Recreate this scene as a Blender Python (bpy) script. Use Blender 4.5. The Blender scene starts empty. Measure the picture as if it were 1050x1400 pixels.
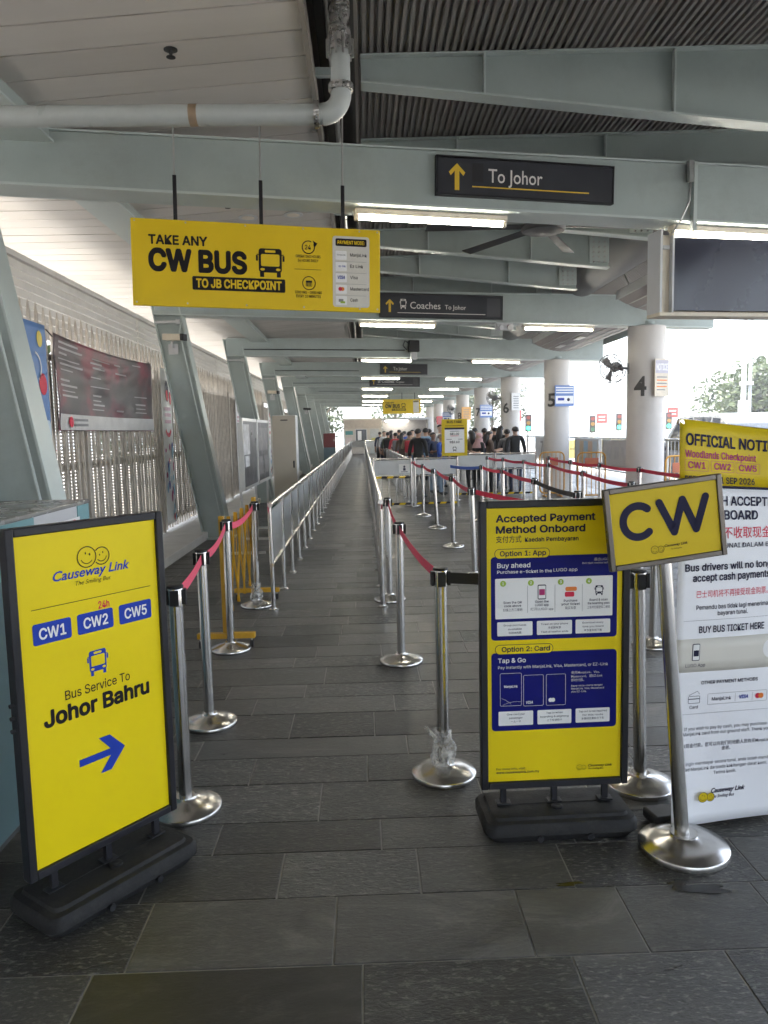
import bpy, bmesh, math, random
from mathutils import Vector, Matrix
random.seed(11)
R = math.radians
sc = bpy.context.scene
COL = sc.collection
# ------------------------------------------------------------------ camera
CAM_H, FPX = 1.55, 1040.0
_y, _p, _r = R(1.4), R(-6.06), R(1.25)
_f = Vector((math.sin(_y)*math.cos(_p), math.cos(_y)*math.cos(_p), math.sin(_p)))
_rt = Vector((math.cos(_y), -math.sin(_y), 0)); _up = _rt.cross(_f)
_r2 = _rt*math.cos(_r) - _up*math.sin(_r); _u2 = _up*math.cos(_r) + _rt*math.sin(_r)
cam = bpy.data.cameras.new('camera'); cam_o = bpy.data.objects.new('camera', cam); COL.objects.link(cam_o)
cam.sensor_fit = 'VERTICAL'; cam.sensor_height = 36; cam.lens = 36*FPX/1400
cam.clip_start = .05; cam.clip_end = 3000
m = Matrix((_r2, _u2, -_f)).transposed().to_4x4(); m.translation = (0, 0, CAM_H)
cam_o.matrix_world = m; sc.camera = cam_o
# ------------------------------------------------------------------ sky and sun (hazy bright daylight)
SUN_EL, SUN_AZ = R(62), R(-70)        # azimuth measured from +Y towards +X
w = bpy.data.worlds.new('World'); sc.world = w; w.use_nodes = True
nt = w.node_tree; bg = nt.nodes['Background']
sky = nt.nodes.new('ShaderNodeTexSky'); sky.sky_type = 'NISHITA'; sky.sun_disc = False
sky.sun_elevation = SUN_EL; sky.sun_rotation = SUN_AZ; sky.air_density = 1.0; sky.dust_density = 2.0; sky.ozone_density = 1.0
hs = nt.nodes.new('ShaderNodeHueSaturation'); hs.inputs['Saturation'].default_value = .55
nt.links.new(sky.outputs[0], hs.inputs['Color']); nt.links.new(hs.outputs[0], bg.inputs[0]); bg.inputs[1].default_value = .115
sd = bpy.data.lights.new('sun', 'SUN'); sd.energy = 3.2; sd.angle = R(10); sd.color = (1, .94, .85)
so = bpy.data.objects.new('sun', sd); COL.objects.link(so)
sdir = Vector((math.sin(SUN_AZ)*math.cos(SUN_EL), math.cos(SUN_AZ)*math.cos(SUN_EL), math.sin(SUN_EL)))
so.rotation_euler = sdir.to_track_quat('Z', 'Y').to_euler(); so.location = (0, 0, 30)
vs = sc.view_settings; vs.view_transform = 'Standard'; vs.look = 'None'; vs.gamma = 1; vs.exposure = 3.25; vs.use_curve_mapping = False
sc.cycles.use_denoising = True
sc.cycles.max_bounces = 7; sc.cycles.diffuse_bounces = 4; sc.cycles.glossy_bounces = 3; sc.cycles.transparent_max_bounces = 12
sc.cycles.sample_clamp_indirect = 6; sc.cycles.volume_bounces = 0; sc.cycles.adaptive_threshold = .03

# ------------------------------------------------------------------ materials
MATS = {}
def pm(name, col, rough=.5, metal=0, var=.12, scale=6., bump=0., bscale=40., emit=0, rvar=.1, coat=0, dirt=0, dirtcol=(.2,.17,.13), obrand=0, stretch=(1,1,1), spec=.5):
    if name in MATS: return MATS[name]
    m = bpy.data.materials.new(name); m.use_nodes = True; t = m.node_tree; N = t.nodes; L = t.links
    b = N['Principled BSDF']; b.inputs['Roughness'].default_value = rough; b.inputs['Metallic'].default_value = metal
    b.inputs['Specular IOR Level'].default_value = spec
    if coat: b.inputs['Coat Weight'].default_value = coat
    c4 = (*col, 1)
    if emit:
        b.inputs['Base Color'].default_value = c4; b.inputs['Emission Color'].default_value = c4; b.inputs['Emission Strength'].default_value = emit
        MATS[name] = m; return m
    tc = N.new('ShaderNodeTexCoord'); mp = N.new('ShaderNodeMapping'); mp.inputs['Scale'].default_value = stretch
    L.new(tc.outputs['Object'], mp.inputs[0])
    oi = N.new('ShaderNodeObjectInfo')
    va = N.new('ShaderNodeVectorMath'); va.operation = 'ADD'
    sc_ = N.new('ShaderNodeVectorMath'); sc_.operation = 'SCALE'; sc_.inputs['Scale'].default_value = 37.
    cb = N.new('ShaderNodeCombineXYZ')
    for k in range(3): L.new(oi.outputs['Random'], cb.inputs[k])
    L.new(cb.outputs[0], sc_.inputs[0]); L.new(mp.outputs[0], va.inputs[0]); L.new(sc_.outputs[0], va.inputs[1])
    no = N.new('ShaderNodeTexNoise'); no.inputs['Scale'].default_value = scale; no.inputs['Detail'].default_value = 6; no.inputs['Roughness'].default_value = .62
    L.new(va.outputs[0], no.inputs['Vector'])
    rp = N.new('ShaderNodeMapRange'); rp.inputs['From Min'].default_value = .3; rp.inputs['From Max'].default_value = .7
    rp.inputs['To Min'].default_value = 1-var; rp.inputs['To Max'].default_value = 1+var
    L.new(no.outputs[0], rp.inputs[0])
    vm = N.new('ShaderNodeVectorMath'); vm.operation = 'SCALE'; vm.inputs[0].default_value = col
    fac = rp.outputs[0]
    if obrand:
        r2 = N.new('ShaderNodeMapRange'); r2.inputs['To Min'].default_value = 1-obrand; r2.inputs['To Max'].default_value = 1+obrand
        L.new(oi.outputs['Random'], r2.inputs[0]); mu = N.new('ShaderNodeMath'); mu.operation = 'MULTIPLY'
        L.new(fac, mu.inputs[0]); L.new(r2.outputs[0], mu.inputs[1]); fac = mu.outputs[0]
    L.new(fac, vm.inputs['Scale'])
    out = vm.outputs[0]
    if dirt:
        n2 = N.new('ShaderNodeTexNoise'); n2.inputs['Scale'].default_value = scale*.6; n2.inputs['Detail'].default_value = 8; n2.inputs['Roughness'].default_value = .75
        L.new(va.outputs[0], n2.inputs['Vector'])
        dr = N.new('ShaderNodeMapRange'); dr.inputs['From Min'].default_value = .5; dr.inputs['From Max'].default_value = .75; dr.inputs['To Max'].default_value = dirt
        L.new(n2.outputs[0], dr.inputs[0])
        mx = N.new('ShaderNodeMix'); mx.data_type = 'RGBA'; mx.inputs[7].default_value = (*dirtcol, 1)
        L.new(dr.outputs[0], mx.inputs[0]); L.new(out, mx.inputs[6]); out = mx.outputs[2]
    L.new(out, b.inputs['Base Color'])
    if rvar:
        rr = N.new('ShaderNodeMapRange'); rr.inputs['From Min'].default_value = .3; rr.inputs['From Max'].default_value = .7
        rr.inputs['To Min'].default_value = max(.03, rough-rvar); rr.inputs['To Max'].default_value = min(1, rough+rvar)
        L.new(no.outputs[0], rr.inputs[0]); L.new(rr.outputs[0], b.inputs['Roughness'])
    if bump:
        n3 = N.new('ShaderNodeTexNoise'); n3.inputs['Scale'].default_value = bscale; n3.inputs['Detail'].default_value = 5
        L.new(va.outputs[0], n3.inputs['Vector'])
        bp = N.new('ShaderNodeBump'); bp.inputs['Strength'].default_value = bump; bp.inputs['Distance'].default_value = .01
        L.new(n3.outputs[0], bp.inputs['Height']); L.new(bp.outputs[0], b.inputs['Normal'])
    MATS[name] = m; return m

STEEL_G = pm('painted_steel_grey_green', (.345,.40,.388), .42, var=.07, scale=2.2, bump=.08, bscale=14, dirt=.36, dirtcol=(.2,.205,.18))
STEEL_L = pm('painted_steel_edge', (.46,.52,.505), .4, var=.06, scale=3, dirt=.2, dirtcol=(.25,.25,.22))
DECK = pm('corrugated_roof_deck', (.27,.25,.235), .55, .2, var=.15, scale=1.5, dirt=.3, dirtcol=(.06,.05,.045))
SOFFIT = pm('soffit_plank_paint', (.56,.53,.50), .5, var=.05, scale=1.5, dirt=.18, dirtcol=(.36,.31,.26), obrand=.06, stretch=(.4,3,1))
DARKGAP = pm('dark_gutter_metal', (.045,.043,.04), .7, var=.2)
CONC = pm('column_plaster', (.60,.575,.545), .75, var=.06, scale=1.6, bump=.12, bscale=30, dirt=.3, dirtcol=(.36,.33,.29))
CHROME = pm('brushed_stainless', (.60,.58,.55), .22, 1, var=.03, scale=3, rvar=.03, stretch=(1,1,.06))
CHROMEB = pm('brushed_stainless_base', (.60,.585,.56), .25, 1, var=.02, scale=3, rvar=.02)
BLACKP = pm('black_plastic', (.018,.018,.02), .45, var=.2, scale=12, spec=0.3)
BLACKM = pm('black_powder_metal', (.02,.02,.024), .38, var=.2, scale=8, spec=0.25)
RUBBER = pm('black_rubber_base', (.022,.022,.023), .62, var=.22, scale=14, bump=.15, bscale=90, dirt=.35, dirtcol=(.09,.085,.075), spec=0.2)
YEL = pm('yellow_print_vinyl', (.77,.60,.006), .42, var=.03, scale=3, rvar=.08, dirt=.05, dirtcol=(.4,.3,.05), spec=0.2)
YELS = pm('yellow_sign_board', (.74,.52,.014), .4, var=.04, scale=2.5, dirt=.08, dirtcol=(.35,.25,.05), spec=0.2)
YELB = pm('yellow_board_satin', (.62,.46,.012), .4, var=.03, scale=4, spec=0.2)
BLUE = pm('print_blue', (.018,.05,.36), .45, var=.03, spec=0.15)
NAVY = pm('print_navy', (.006,.008,.14), .45, var=.05, spec=0.12)
INK = pm('print_black', (.016,.014,.018), .5, var=.03, spec=0.1)
INKN = pm('print_dark_navy', (.02,.02,.05), .5, var=.03, spec=0.1)
WHITE = pm('print_white', (.78,.78,.77), .5, var=.02, spec=0.3)
PAPER = pm('white_banner_cloth', (.80,.81,.84), .6, var=.03, scale=2, bump=.05, bscale=8)
GREYW = pm('print_light_grey', (.62,.60,.54), .5, var=.03)
REDP = pm('print_red', (.62,.03,.07), .5, var=.03, spec=0.2)
MAGP = pm('print_magenta', (.42,.04,.16), .5, var=.03, spec=0.2)
GREENP = pm('print_green', (.30,.45,.04), .5, var=.03)
ORANGEP = pm('print_orange', (.75,.20,.02), .5, var=.03)
GREYP = pm('print_grey', (.25,.25,.26), .5, var=.03, spec=0.2)
CHARC = pm('sign_charcoal', (.032,.034,.042), .4, var=.12, scale=4, spec=0.3)
SIGNW = pm('sign_letter_white', (.72,.70,.66), .45, var=.02)
SIGNY = pm('sign_letter_yellow', (.72,.48,.03), .45, var=.02)
BELT = pm('red_belt_webbing', (.70,.04,.09), .6, var=.08, scale=30, bump=.1, bscale=300, spec=0.2)
BELT_PINK = pm('faded_red_belt_webbing', (.76,.10,.17), .6, var=.1, scale=20, bump=.1, bscale=300, spec=0.2)
BELT_BLUE = pm('blue_belt_webbing', (.03,.10,.45), .6, var=.08)
BELT_BLK = pm('black_belt_webbing', (.014,.014,.015), .6, var=.1)
PANEL = pm('barrier_panel_grey', (.48,.49,.49), .35, .3, var=.08, scale=2, rvar=.1, dirt=.25, dirtcol=(.25,.25,.25))
GALV = pm('galvanised_steel', (.46,.46,.45), .35, .85, var=.12, scale=6, rvar=.12)
TUBE = pm('fluorescent_tube', (1,.95,.82), emit=9)
BATTEN = pm('lamp_batten_cream', (.66,.60,.50), .5, var=.08, scale=8, dirt=.35, dirtcol=(.3,.22,.14))
CREAM = pm('tv_housing_cream', (.62,.56,.45), .5, var=.08, scale=6, dirt=.45, dirtcol=(.28,.2,.12))
SCREEN = pm('tv_screen_dark', (.022,.024,.042), .25, var=.1, scale=1)
GOLD = pm('yellow_gate_paint', (.60,.33,.015), .42, var=.12, scale=8, dirt=.3, dirtcol=(.2,.1,.02))
ORNG = pm('amber_barrier_tube', (.58,.30,.05), .38, .3, var=.15, scale=8)
FENCE = pm('fence_galvanised', (.46,.42,.37), .5, .15, var=.2, scale=5, dirt=.45, dirtcol=(.22,.17,.12))
PICKET = pm('fence_picket_steel', (.50,.455,.40), .5, .1, var=.22, scale=7, dirt=.5, dirtcol=(.16,.12,.085), obrand=.15)
SILL = pm('white_sill_concrete', (.62,.61,.58), .7, var=.1, scale=4, dirt=.35, dirtcol=(.35,.33,.3))
LOUV = pm('white_louvre', (.62,.60,.57), .5, var=.08, scale=3, dirt=.3, dirtcol=(.35,.3,.26))
BEIGE = pm('locker_beige', (.45,.41,.34), .45, var=.05, scale=2)
GREYL = pm('light_grey_paint', (.55,.56,.57), .45, var=.06)
TEAL = pm('counter_teal', (.14,.30,.33), .4, var=.06)
COUNTER = pm('counter_grey', (.50,.51,.53), .4, var=.05)
CTOP = pm('counter_top_grey', (.24,.24,.23), .25, var=.15, scale=10)
GLASSD = pm('dark_glass', (.03,.035,.045), .06, var=.1)
FANM = pm('fan_dark_grey', (.03,.031,.034), .5, var=.2)
FANW = pm('wall_fan_grey', (.16,.16,.17), .5, var=.2)
PVC = pm('pvc_pipe_grey', (.42,.45,.44), .35, var=.06, scale=5, dirt=.2, dirtcol=(.3,.28,.25))
RUST = pm('pipe_band_brown', (.28,.20,.13), .6, var=.2)
FOIL = pm('metal_foil_coupling', (.42,.41,.40), .28, .9, var=.3, scale=30, bump=.8, bscale=60)
BAFFLE = pm('curved_baffle_grey', (.30,.27,.26), .5, .2, var=.12, scale=3)
BAFL = pm('baffle_edge', (.40,.41,.41), .45, .2, var=.1)
PLASTIC = None

# ------------------------------------------------------------------ mesh helpers
class MB:
    def __init__(s): s.v = []; s.f = []; s.mi = []; s.cur = 0
    def add(s, vs, fs):
        n = len(s.v); s.v += [tuple(q) for q in vs]; s.f += [tuple(i+n for i in f) for f in fs]; s.mi += [s.cur]*len(fs); return s
    def hexa(s, c):     # 8 corners: bottom 4 ccw, top 4 ccw
        return s.add(c, [(3,2,1,0),(4,5,6,7),(0,1,5,4),(1,2,6,5),(2,3,7,6),(3,0,4,7)])
    def box(s, x0, x1, y0, y1, z0, z1):
        return s.hexa([(x0,y0,z0),(x1,y0,z0),(x1,y1,z0),(x0,y1,z0),(x0,y0,z1),(x1,y0,z1),(x1,y1,z1),(x0,y1,z1)])
    def ob(s, c, ax, ay, az):    # oriented box with half axes
        c, ax, ay, az = Vector(c), Vector(ax), Vector(ay), Vector(az)
        return s.hexa([c-ax-ay-az, c+ax-ay-az, c+ax+ay-az, c-ax+ay-az, c-ax-ay+az, c+ax-ay+az, c+ax+ay+az, c-ax+ay+az])
    def bar(s, p, q, wx, wz, up=(0,0,1)):
        p, q = Vector(p), Vector(q); d = q-p; L = d.length; d.normalize(); side = d.cross(Vector(up))
        if side.length < 1e-4: side = d.cross(Vector((0,1,0)))
        side.normalize(); u = side.cross(d)
        return s.ob((p+q)/2, d*L/2, side*wx/2, u*wz/2)
    def tube(s, pts, r, n=10, r1=None, cap=True):
        pts = [Vector(p) for p in pts]; m_ = len(pts); base = len(s.v); prev = None
        for i, p in enumerate(pts):
            d = (pts[min(i+1, m_-1)] - pts[max(i-1, 0)]).normalized()
            if prev is None:
                a = d.cross(Vector((0,0,1)))
                if a.length < 1e-3: a = d.cross(Vector((0,1,0)))
            else: a = prev - d*prev.dot(d)
            a.normalize(); prev = a; b = d.cross(a)
            rr = r if r1 is None else r + (r1-r)*i/(m_-1)
            if isinstance(r, (list, tuple)): rr = r[i]
            for k in range(n):
                t = 2*math.pi*k/n; s.v.append(tuple(p + (a*math.cos(t)+b*math.sin(t))*rr))
        for i in range(m_-1):
            for k in range(n):
                s.f.append((base+i*n+k, base+i*n+(k+1)%n, base+(i+1)*n+(k+1)%n, base+(i+1)*n+k)); s.mi.append(s.cur)
        if cap:
            s.f.append(tuple(base+k for k in reversed(range(n)))); s.mi.append(s.cur)
            s.f.append(tuple(base+(m_-1)*n+k for k in range(n))); s.mi.append(s.cur)
        return s
    def lathe(s, prof, n=32, c=(0,0,0)):
        base = len(s.v)
        for r, z in prof:
            for k in range(n):
                t = 2*math.pi*k/n; s.v.append((c[0]+r*math.cos(t), c[1]+r*math.sin(t), c[2]+z))
        for i in range(len(prof)-1):
            for k in range(n):
                s.f.append((base+i*n+k, base+i*n+(k+1)%n, base+(i+1)*n+(k+1)%n, base+(i+1)*n+k)); s.mi.append(s.cur)
        s.f.append(tuple(base+k for k in reversed(range(n)))); s.mi.append(s.cur)
        s.f.append(tuple(base+(len(prof)-1)*n+k for k in range(n))); s.mi.append(s.cur)
        return s
    def prism(s, poly, y0, y1):      # polygon in local xz, extruded along y
        n = len(poly); base = len(s.v)
        s.v += [(x, y0, z) for x, z in poly] + [(x, y1, z) for x, z in poly]
        s.f.append(tuple(base+k for k in range(n))); s.mi.append(s.cur)
        s.f.append(tuple(base+n+k for k in reversed(range(n)))); s.mi.append(s.cur)
        for k in range(n):
            s.f.append((base+(k+1)%n, base+k, base+n+k, base+n+(k+1)%n)); s.mi.append(s.cur)
        return s
    def ball(s, c, rx, ry, rz, n=12, m_=8):
        base = len(s.v)
        for i in range(m_+1):
            a = math.pi*i/m_
            for k in range(n):
                t = 2*math.pi*k/n
                s.v.append((c[0]+rx*math.sin(a)*math.cos(t), c[1]+ry*math.sin(a)*math.sin(t), c[2]+rz*math.cos(a)))
        for i in range(m_):
            for k in range(n):
                s.f.append((base+i*n+k, base+(i+1)*n+k, base+(i+1)*n+(k+1)%n, base+i*n+(k+1)%n)); s.mi.append(s.cur)
        return s
    def mesh(s, name, mats, smooth=False):
        me = bpy.data.meshes.new(name); me.from_pydata(s.v, [], s.f)
        for mt in (mats if isinstance(mats, (list, tuple)) else [mats]): me.materials.append(mt)
        if any(s.mi): me.polygons.foreach_set('material_index', s.mi)
        if smooth:
            me.polygons.foreach_set('use_smooth', [True]*len(me.polygons)); me.set_sharp_from_angle(angle=R(38))
        me.update(); return me
    def build(s, name, mats, parent=None, smooth=False, bevel=0, seg=2):
        o = bpy.data.objects.new(name, s.mesh(name, mats, smooth)); COL.objects.link(o)
        if parent: o.parent = parent
        if bevel:
            b = o.modifiers.new('bevel', 'BEVEL'); b.width = bevel; b.segments = seg; b.limit_method = 'ANGLE'; b.angle_limit = R(40)
            o.data.polygons.foreach_set('use_smooth', [True]*len(o.data.polygons)); o.data.set_sharp_from_angle(angle=R(50))
        return o
def tag(o, label=None, cat=None, group=None, kind=None):
    if label: o['label'] = label
    if cat: o['category'] = cat
    if group: o['group'] = group
    if kind: o['kind'] = kind
    return o
def thing(name, label, cat, loc=(0,0,0), rz=0, group=None, rot=None):
    o = bpy.data.objects.new(name, None); COL.objects.link(o); o.location = loc; o.empty_display_size = .1
    o.rotation_euler = rot if rot else (0, 0, rz)
    return tag(o, label, cat, group)
def inst(name, me, parent, loc=(0,0,0), rot=(0,0,0)):
    o = bpy.data.objects.new(name, me); COL.objects.link(o); o.parent = parent; o.location = loc; o.rotation_euler = rot; return o
KIDS = {}
def copy_tree(o, parent=None):
    c = o.copy(); COL.objects.link(c); c.parent = parent
    for ch in list(o.children): copy_tree(ch, c)
    return c
ORD = ['nearest', 'second', 'third', 'fourth', 'fifth', 'sixth', 'seventh', 'eighth', 'ninth', 'tenth', 'eleventh', 'twelfth']

# ------------------------------------------------------------------ print helpers (local x right, z up, facing -y)
_fc = bpy.data.curves.new('letters', 'FONT')
def _cap():
    c = bpy.data.curves.new('cap', 'FONT'); c.body = 'H'; o = bpy.data.objects.new('cap', c)
    me = bpy.data.meshes.new_from_object(o); ys = [v.co.y for v in me.vertices]
    bpy.data.objects.remove(o); bpy.data.meshes.remove(me); return max(ys)-min(ys)
CAP = _cap()
try:
    import os
    UI_FONT = bpy.data.fonts.load(os.path.join(bpy.utils.system_resource('DATAFILES', path='fonts'), 'Inter.woff2'))   # Blender's own interface font
except Exception:
    UI_FONT = None
def _cap2(f):
    c = bpy.data.curves.new('cap', 'FONT'); c.body = 'H'; c.font = f; o = bpy.data.objects.new('cap', c); me = bpy.data.meshes.new_from_object(o); ys = [v.co.y for v in me.vertices]
    bpy.data.objects.remove(o); bpy.data.meshes.remove(me); return max(ys)-min(ys)
CAP_UI = _cap2(UI_FONT) if UI_FONT else CAP
def text(par, s, x, z, h, mat, w=None, bold=.012, align='C', y=-.02, shear=0, res=3, warp=None, name='lettering', rot=0, sub=0, font='ui'):
    """flat lettering: cap height h, baseline z, centred / left at x, fitted to width w"""
    ui = bool(UI_FONT) and font == 'ui' and all(ord(ch) < 0x2e80 for ch in s)
    c = bpy.data.curves.new('txt', 'FONT'); c.body = s; c.resolution_u = res; c.shear = shear
    if ui: c.font = UI_FONT
    else: c.offset = bold
    o = bpy.data.objects.new('txt', c); me = bpy.data.meshes.new_from_object(o); bpy.data.objects.remove(o); bpy.data.curves.remove(c)
    if not me.vertices: return None
    if sub:
        bm = bmesh.new(); bm.from_mesh(me); bmesh.ops.triangulate(bm, faces=bm.faces); bmesh.ops.subdivide_edges(bm, edges=bm.edges, cuts=sub, use_grid_fill=True); bmesh.ops.triangulate(bm, faces=bm.faces); bm.to_mesh(me); bm.free()
    vs = [(v.co.x, v.co.y, 0.) for v in me.vertices]; fs = [tuple(p.vertices) for p in me.polygons]
    if ui and bold > .003:      # embolden by overlaid shifted copies, a hair's breadth apart in depth
        nc = 8 if h > .012 else 4; V0, F0 = list(vs), list(fs); r = bold*1.25
        for k in range(nc):
            a = 2*math.pi*(k+.5)/nc; n0 = len(vs); vs += [(p[0]+r*math.cos(a), p[1]+r*math.sin(a), (k+1)*.00004) for p in V0]; fs += [tuple(i+n0 for i in f) for f in F0]
    xs = [v[0] for v in vs]; a, b = min(xs), max(xs); k = h/(CAP_UI if ui else CAP); kx = w/(b-a) if w else k
    cr, sr = math.cos(rot), math.sin(rot); out = []
    for vx, vy, vd in vs:
        px = (vx-a)*kx; pz = vy*k
        if align == 'C': px -= (b-a)*kx/2
        elif align == 'R': px -= (b-a)*kx
        px, pz = px*cr-pz*sr, px*sr+pz*cr
        px += x; pz += z; py = y-vd
        if warp: px, py, pz = warp(px, py, pz)
        out.append((px, py, pz))
    bpy.data.meshes.remove(me); me = bpy.data.meshes.new(name); me.from_pydata(out, [], fs); me.materials.append(mat)
    ob = bpy.data.objects.new(name, me); COL.objects.link(ob); ob.parent = par
    return ob
def rrect(x0, x1, z0, z1, r=.01, n=4):
    P = []
    for cx, cz, a0 in ((x1-r, z0+r, -90), (x1-r, z1-r, 0), (x0+r, z1-r, 90), (x0+r, z0+r, 180)):
        for k in range(n+1):
            t = R(a0+90*k/n); P.append((cx+r*math.cos(t), cz+r*math.sin(t)))
    return P
def flat(par, poly, mat, y=-.02, name='print_panel', warp=None, t=.0006):
    mb = MB().prism(poly, y, y+t)
    if warp: mb.v = [warp(*q) for q in mb.v]
    return mb.build(name, mat, par)
def stroke(mb, pts, wd, y0, t=.0006, closed=False):
    """flat ribbon along a polyline in xz"""
    P = [Vector((a, b)) for a, b in pts]; n = len(P); out = []; inn = []
    for i in range(n):
        if closed: d = P[(i+1) % n]-P[i-1]
        else: d = P[min(i+1, n-1)]-P[max(i-1, 0)]
        d.normalize(); q = Vector((-d.y, d.x))*wd/2; out.append(P[i]+q); inn.append(P[i]-q)
    b = len(mb.v)
    for i in range(n): mb.v += [(out[i].x, y0, out[i].y), (inn[i].x, y0, inn[i].y)]
    for i in range(n if closed else n-1):
        j = (i+1) % n; mb.f.append((b+2*i, b+2*i+1, b+2*j+1, b+2*j)); mb.mi.append(mb.cur)
    return mb
def ring(mb, x, z, r, wd, y, n=28, a0=0, a1=360):
    full = abs(a1-a0) >= 359.9
    pts = [(x+r*math.cos(R(a0+(a1-a0)*k/n)), z+r*math.sin(R(a0+(a1-a0)*k/n))) for k in range(n if full else n+1)]
    return stroke(mb, pts, wd, y, closed=full)
def disc(mb, x, z, r, y, n=20, rx=None):
    b = len(mb.v); rx = rx or r
    mb.v += [(x+rx*math.cos(2*math.pi*k/n), y, z+r*math.sin(2*math.pi*k/n)) for k in range(n)]
    mb.f.append(tuple(b+k for k in range(n))); mb.mi.append(mb.cur); return mb
def quad(mb, x0, x1, z0, z1, y):
    return mb.add([(x0,y,z0),(x1,y,z0),(x1,y,z1),(x0,y,z1)], [(0,1,2,3)])
def bus_icon(par, x, z, wd, ht, mat, body, y=-.02):
    """front view of a bus: dark body with cut-out windscreen, lamps and mirrors"""
    flat(par, rrect(x-wd*.40, x+wd*.40, z-ht*.34, z+ht*.5, wd*.1), mat, y, 'bus_icon')
    flat(par, rrect(x-wd*.32, x+wd*.32, z-ht*.12, z+ht*.30, wd*.05), body, y-.0008, 'bus_icon')
    flat(par, rrect(x-wd*.18, x+wd*.18, z+ht*.36, z+ht*.44, wd*.02), body, y-.0008, 'bus_icon')
    mb = MB()
    for sg in (-1, 1):
        disc(mb, x+sg*wd*.27, z-ht*.23, ht*.045, y-.0008, 12, wd*.08)
    mb.build('bus_icon', body, par)
    mb = MB()
    for sg in (-1, 1):
        quad(mb, x+sg*wd*.29-wd*.07, x+sg*wd*.29+wd*.07, z-ht*.5, z-ht*.33, y)
        quad(mb, x+sg*wd*.46-wd*.035, x+sg*wd*.46+wd*.035, z+ht*.06, z+ht*.26, y)
        quad(mb, x+sg*wd*.43-wd*.04, x+sg*wd*.43+wd*.04, z+ht*.27, z+ht*.30, y)
    mb.build('bus_icon', mat, par)
def smiley(par, x, z, r, y, mat, fill=None, warp=None):
    """two overlapping smiling faces"""
    if fill:
        mb = MB(); disc(mb, x+r*1.62, z-r*.1, r*.85, y+.0003, 24); mb.build('emblem', fill, par)
        mb = MB(); disc(mb, x, z, r, y-.0003, 24); mb.build('emblem', fill, par)
    mb = MB(); wd = r*.1; yy = y-.0008
    ring(mb, x, z, r, wd, yy)
    ring(mb, x+r*1.62, z-r*.1, r*.85, wd, yy, a0=-142, a1=138)
    ring(mb, x+r*.02, z+r*.02, r*.66, wd*.8, yy, 14, 200, 325)
    ring(mb, x+r*1.62, z-r*.08, r*.55, wd*.8, yy, 14, 215, 350)
    for ex, ez in ((-.12,.38), (.34,.22)): disc(mb, x+ex*r, z+ez*r, r*.13, yy, 10, r*.07)
    for ex, ez in ((1.42,.02), (1.78,.22)): disc(mb, x+ex*r, z+ez*r, r*.1, yy, 10, r*.06)
    mb.build('emblem', mat, par)
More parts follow.
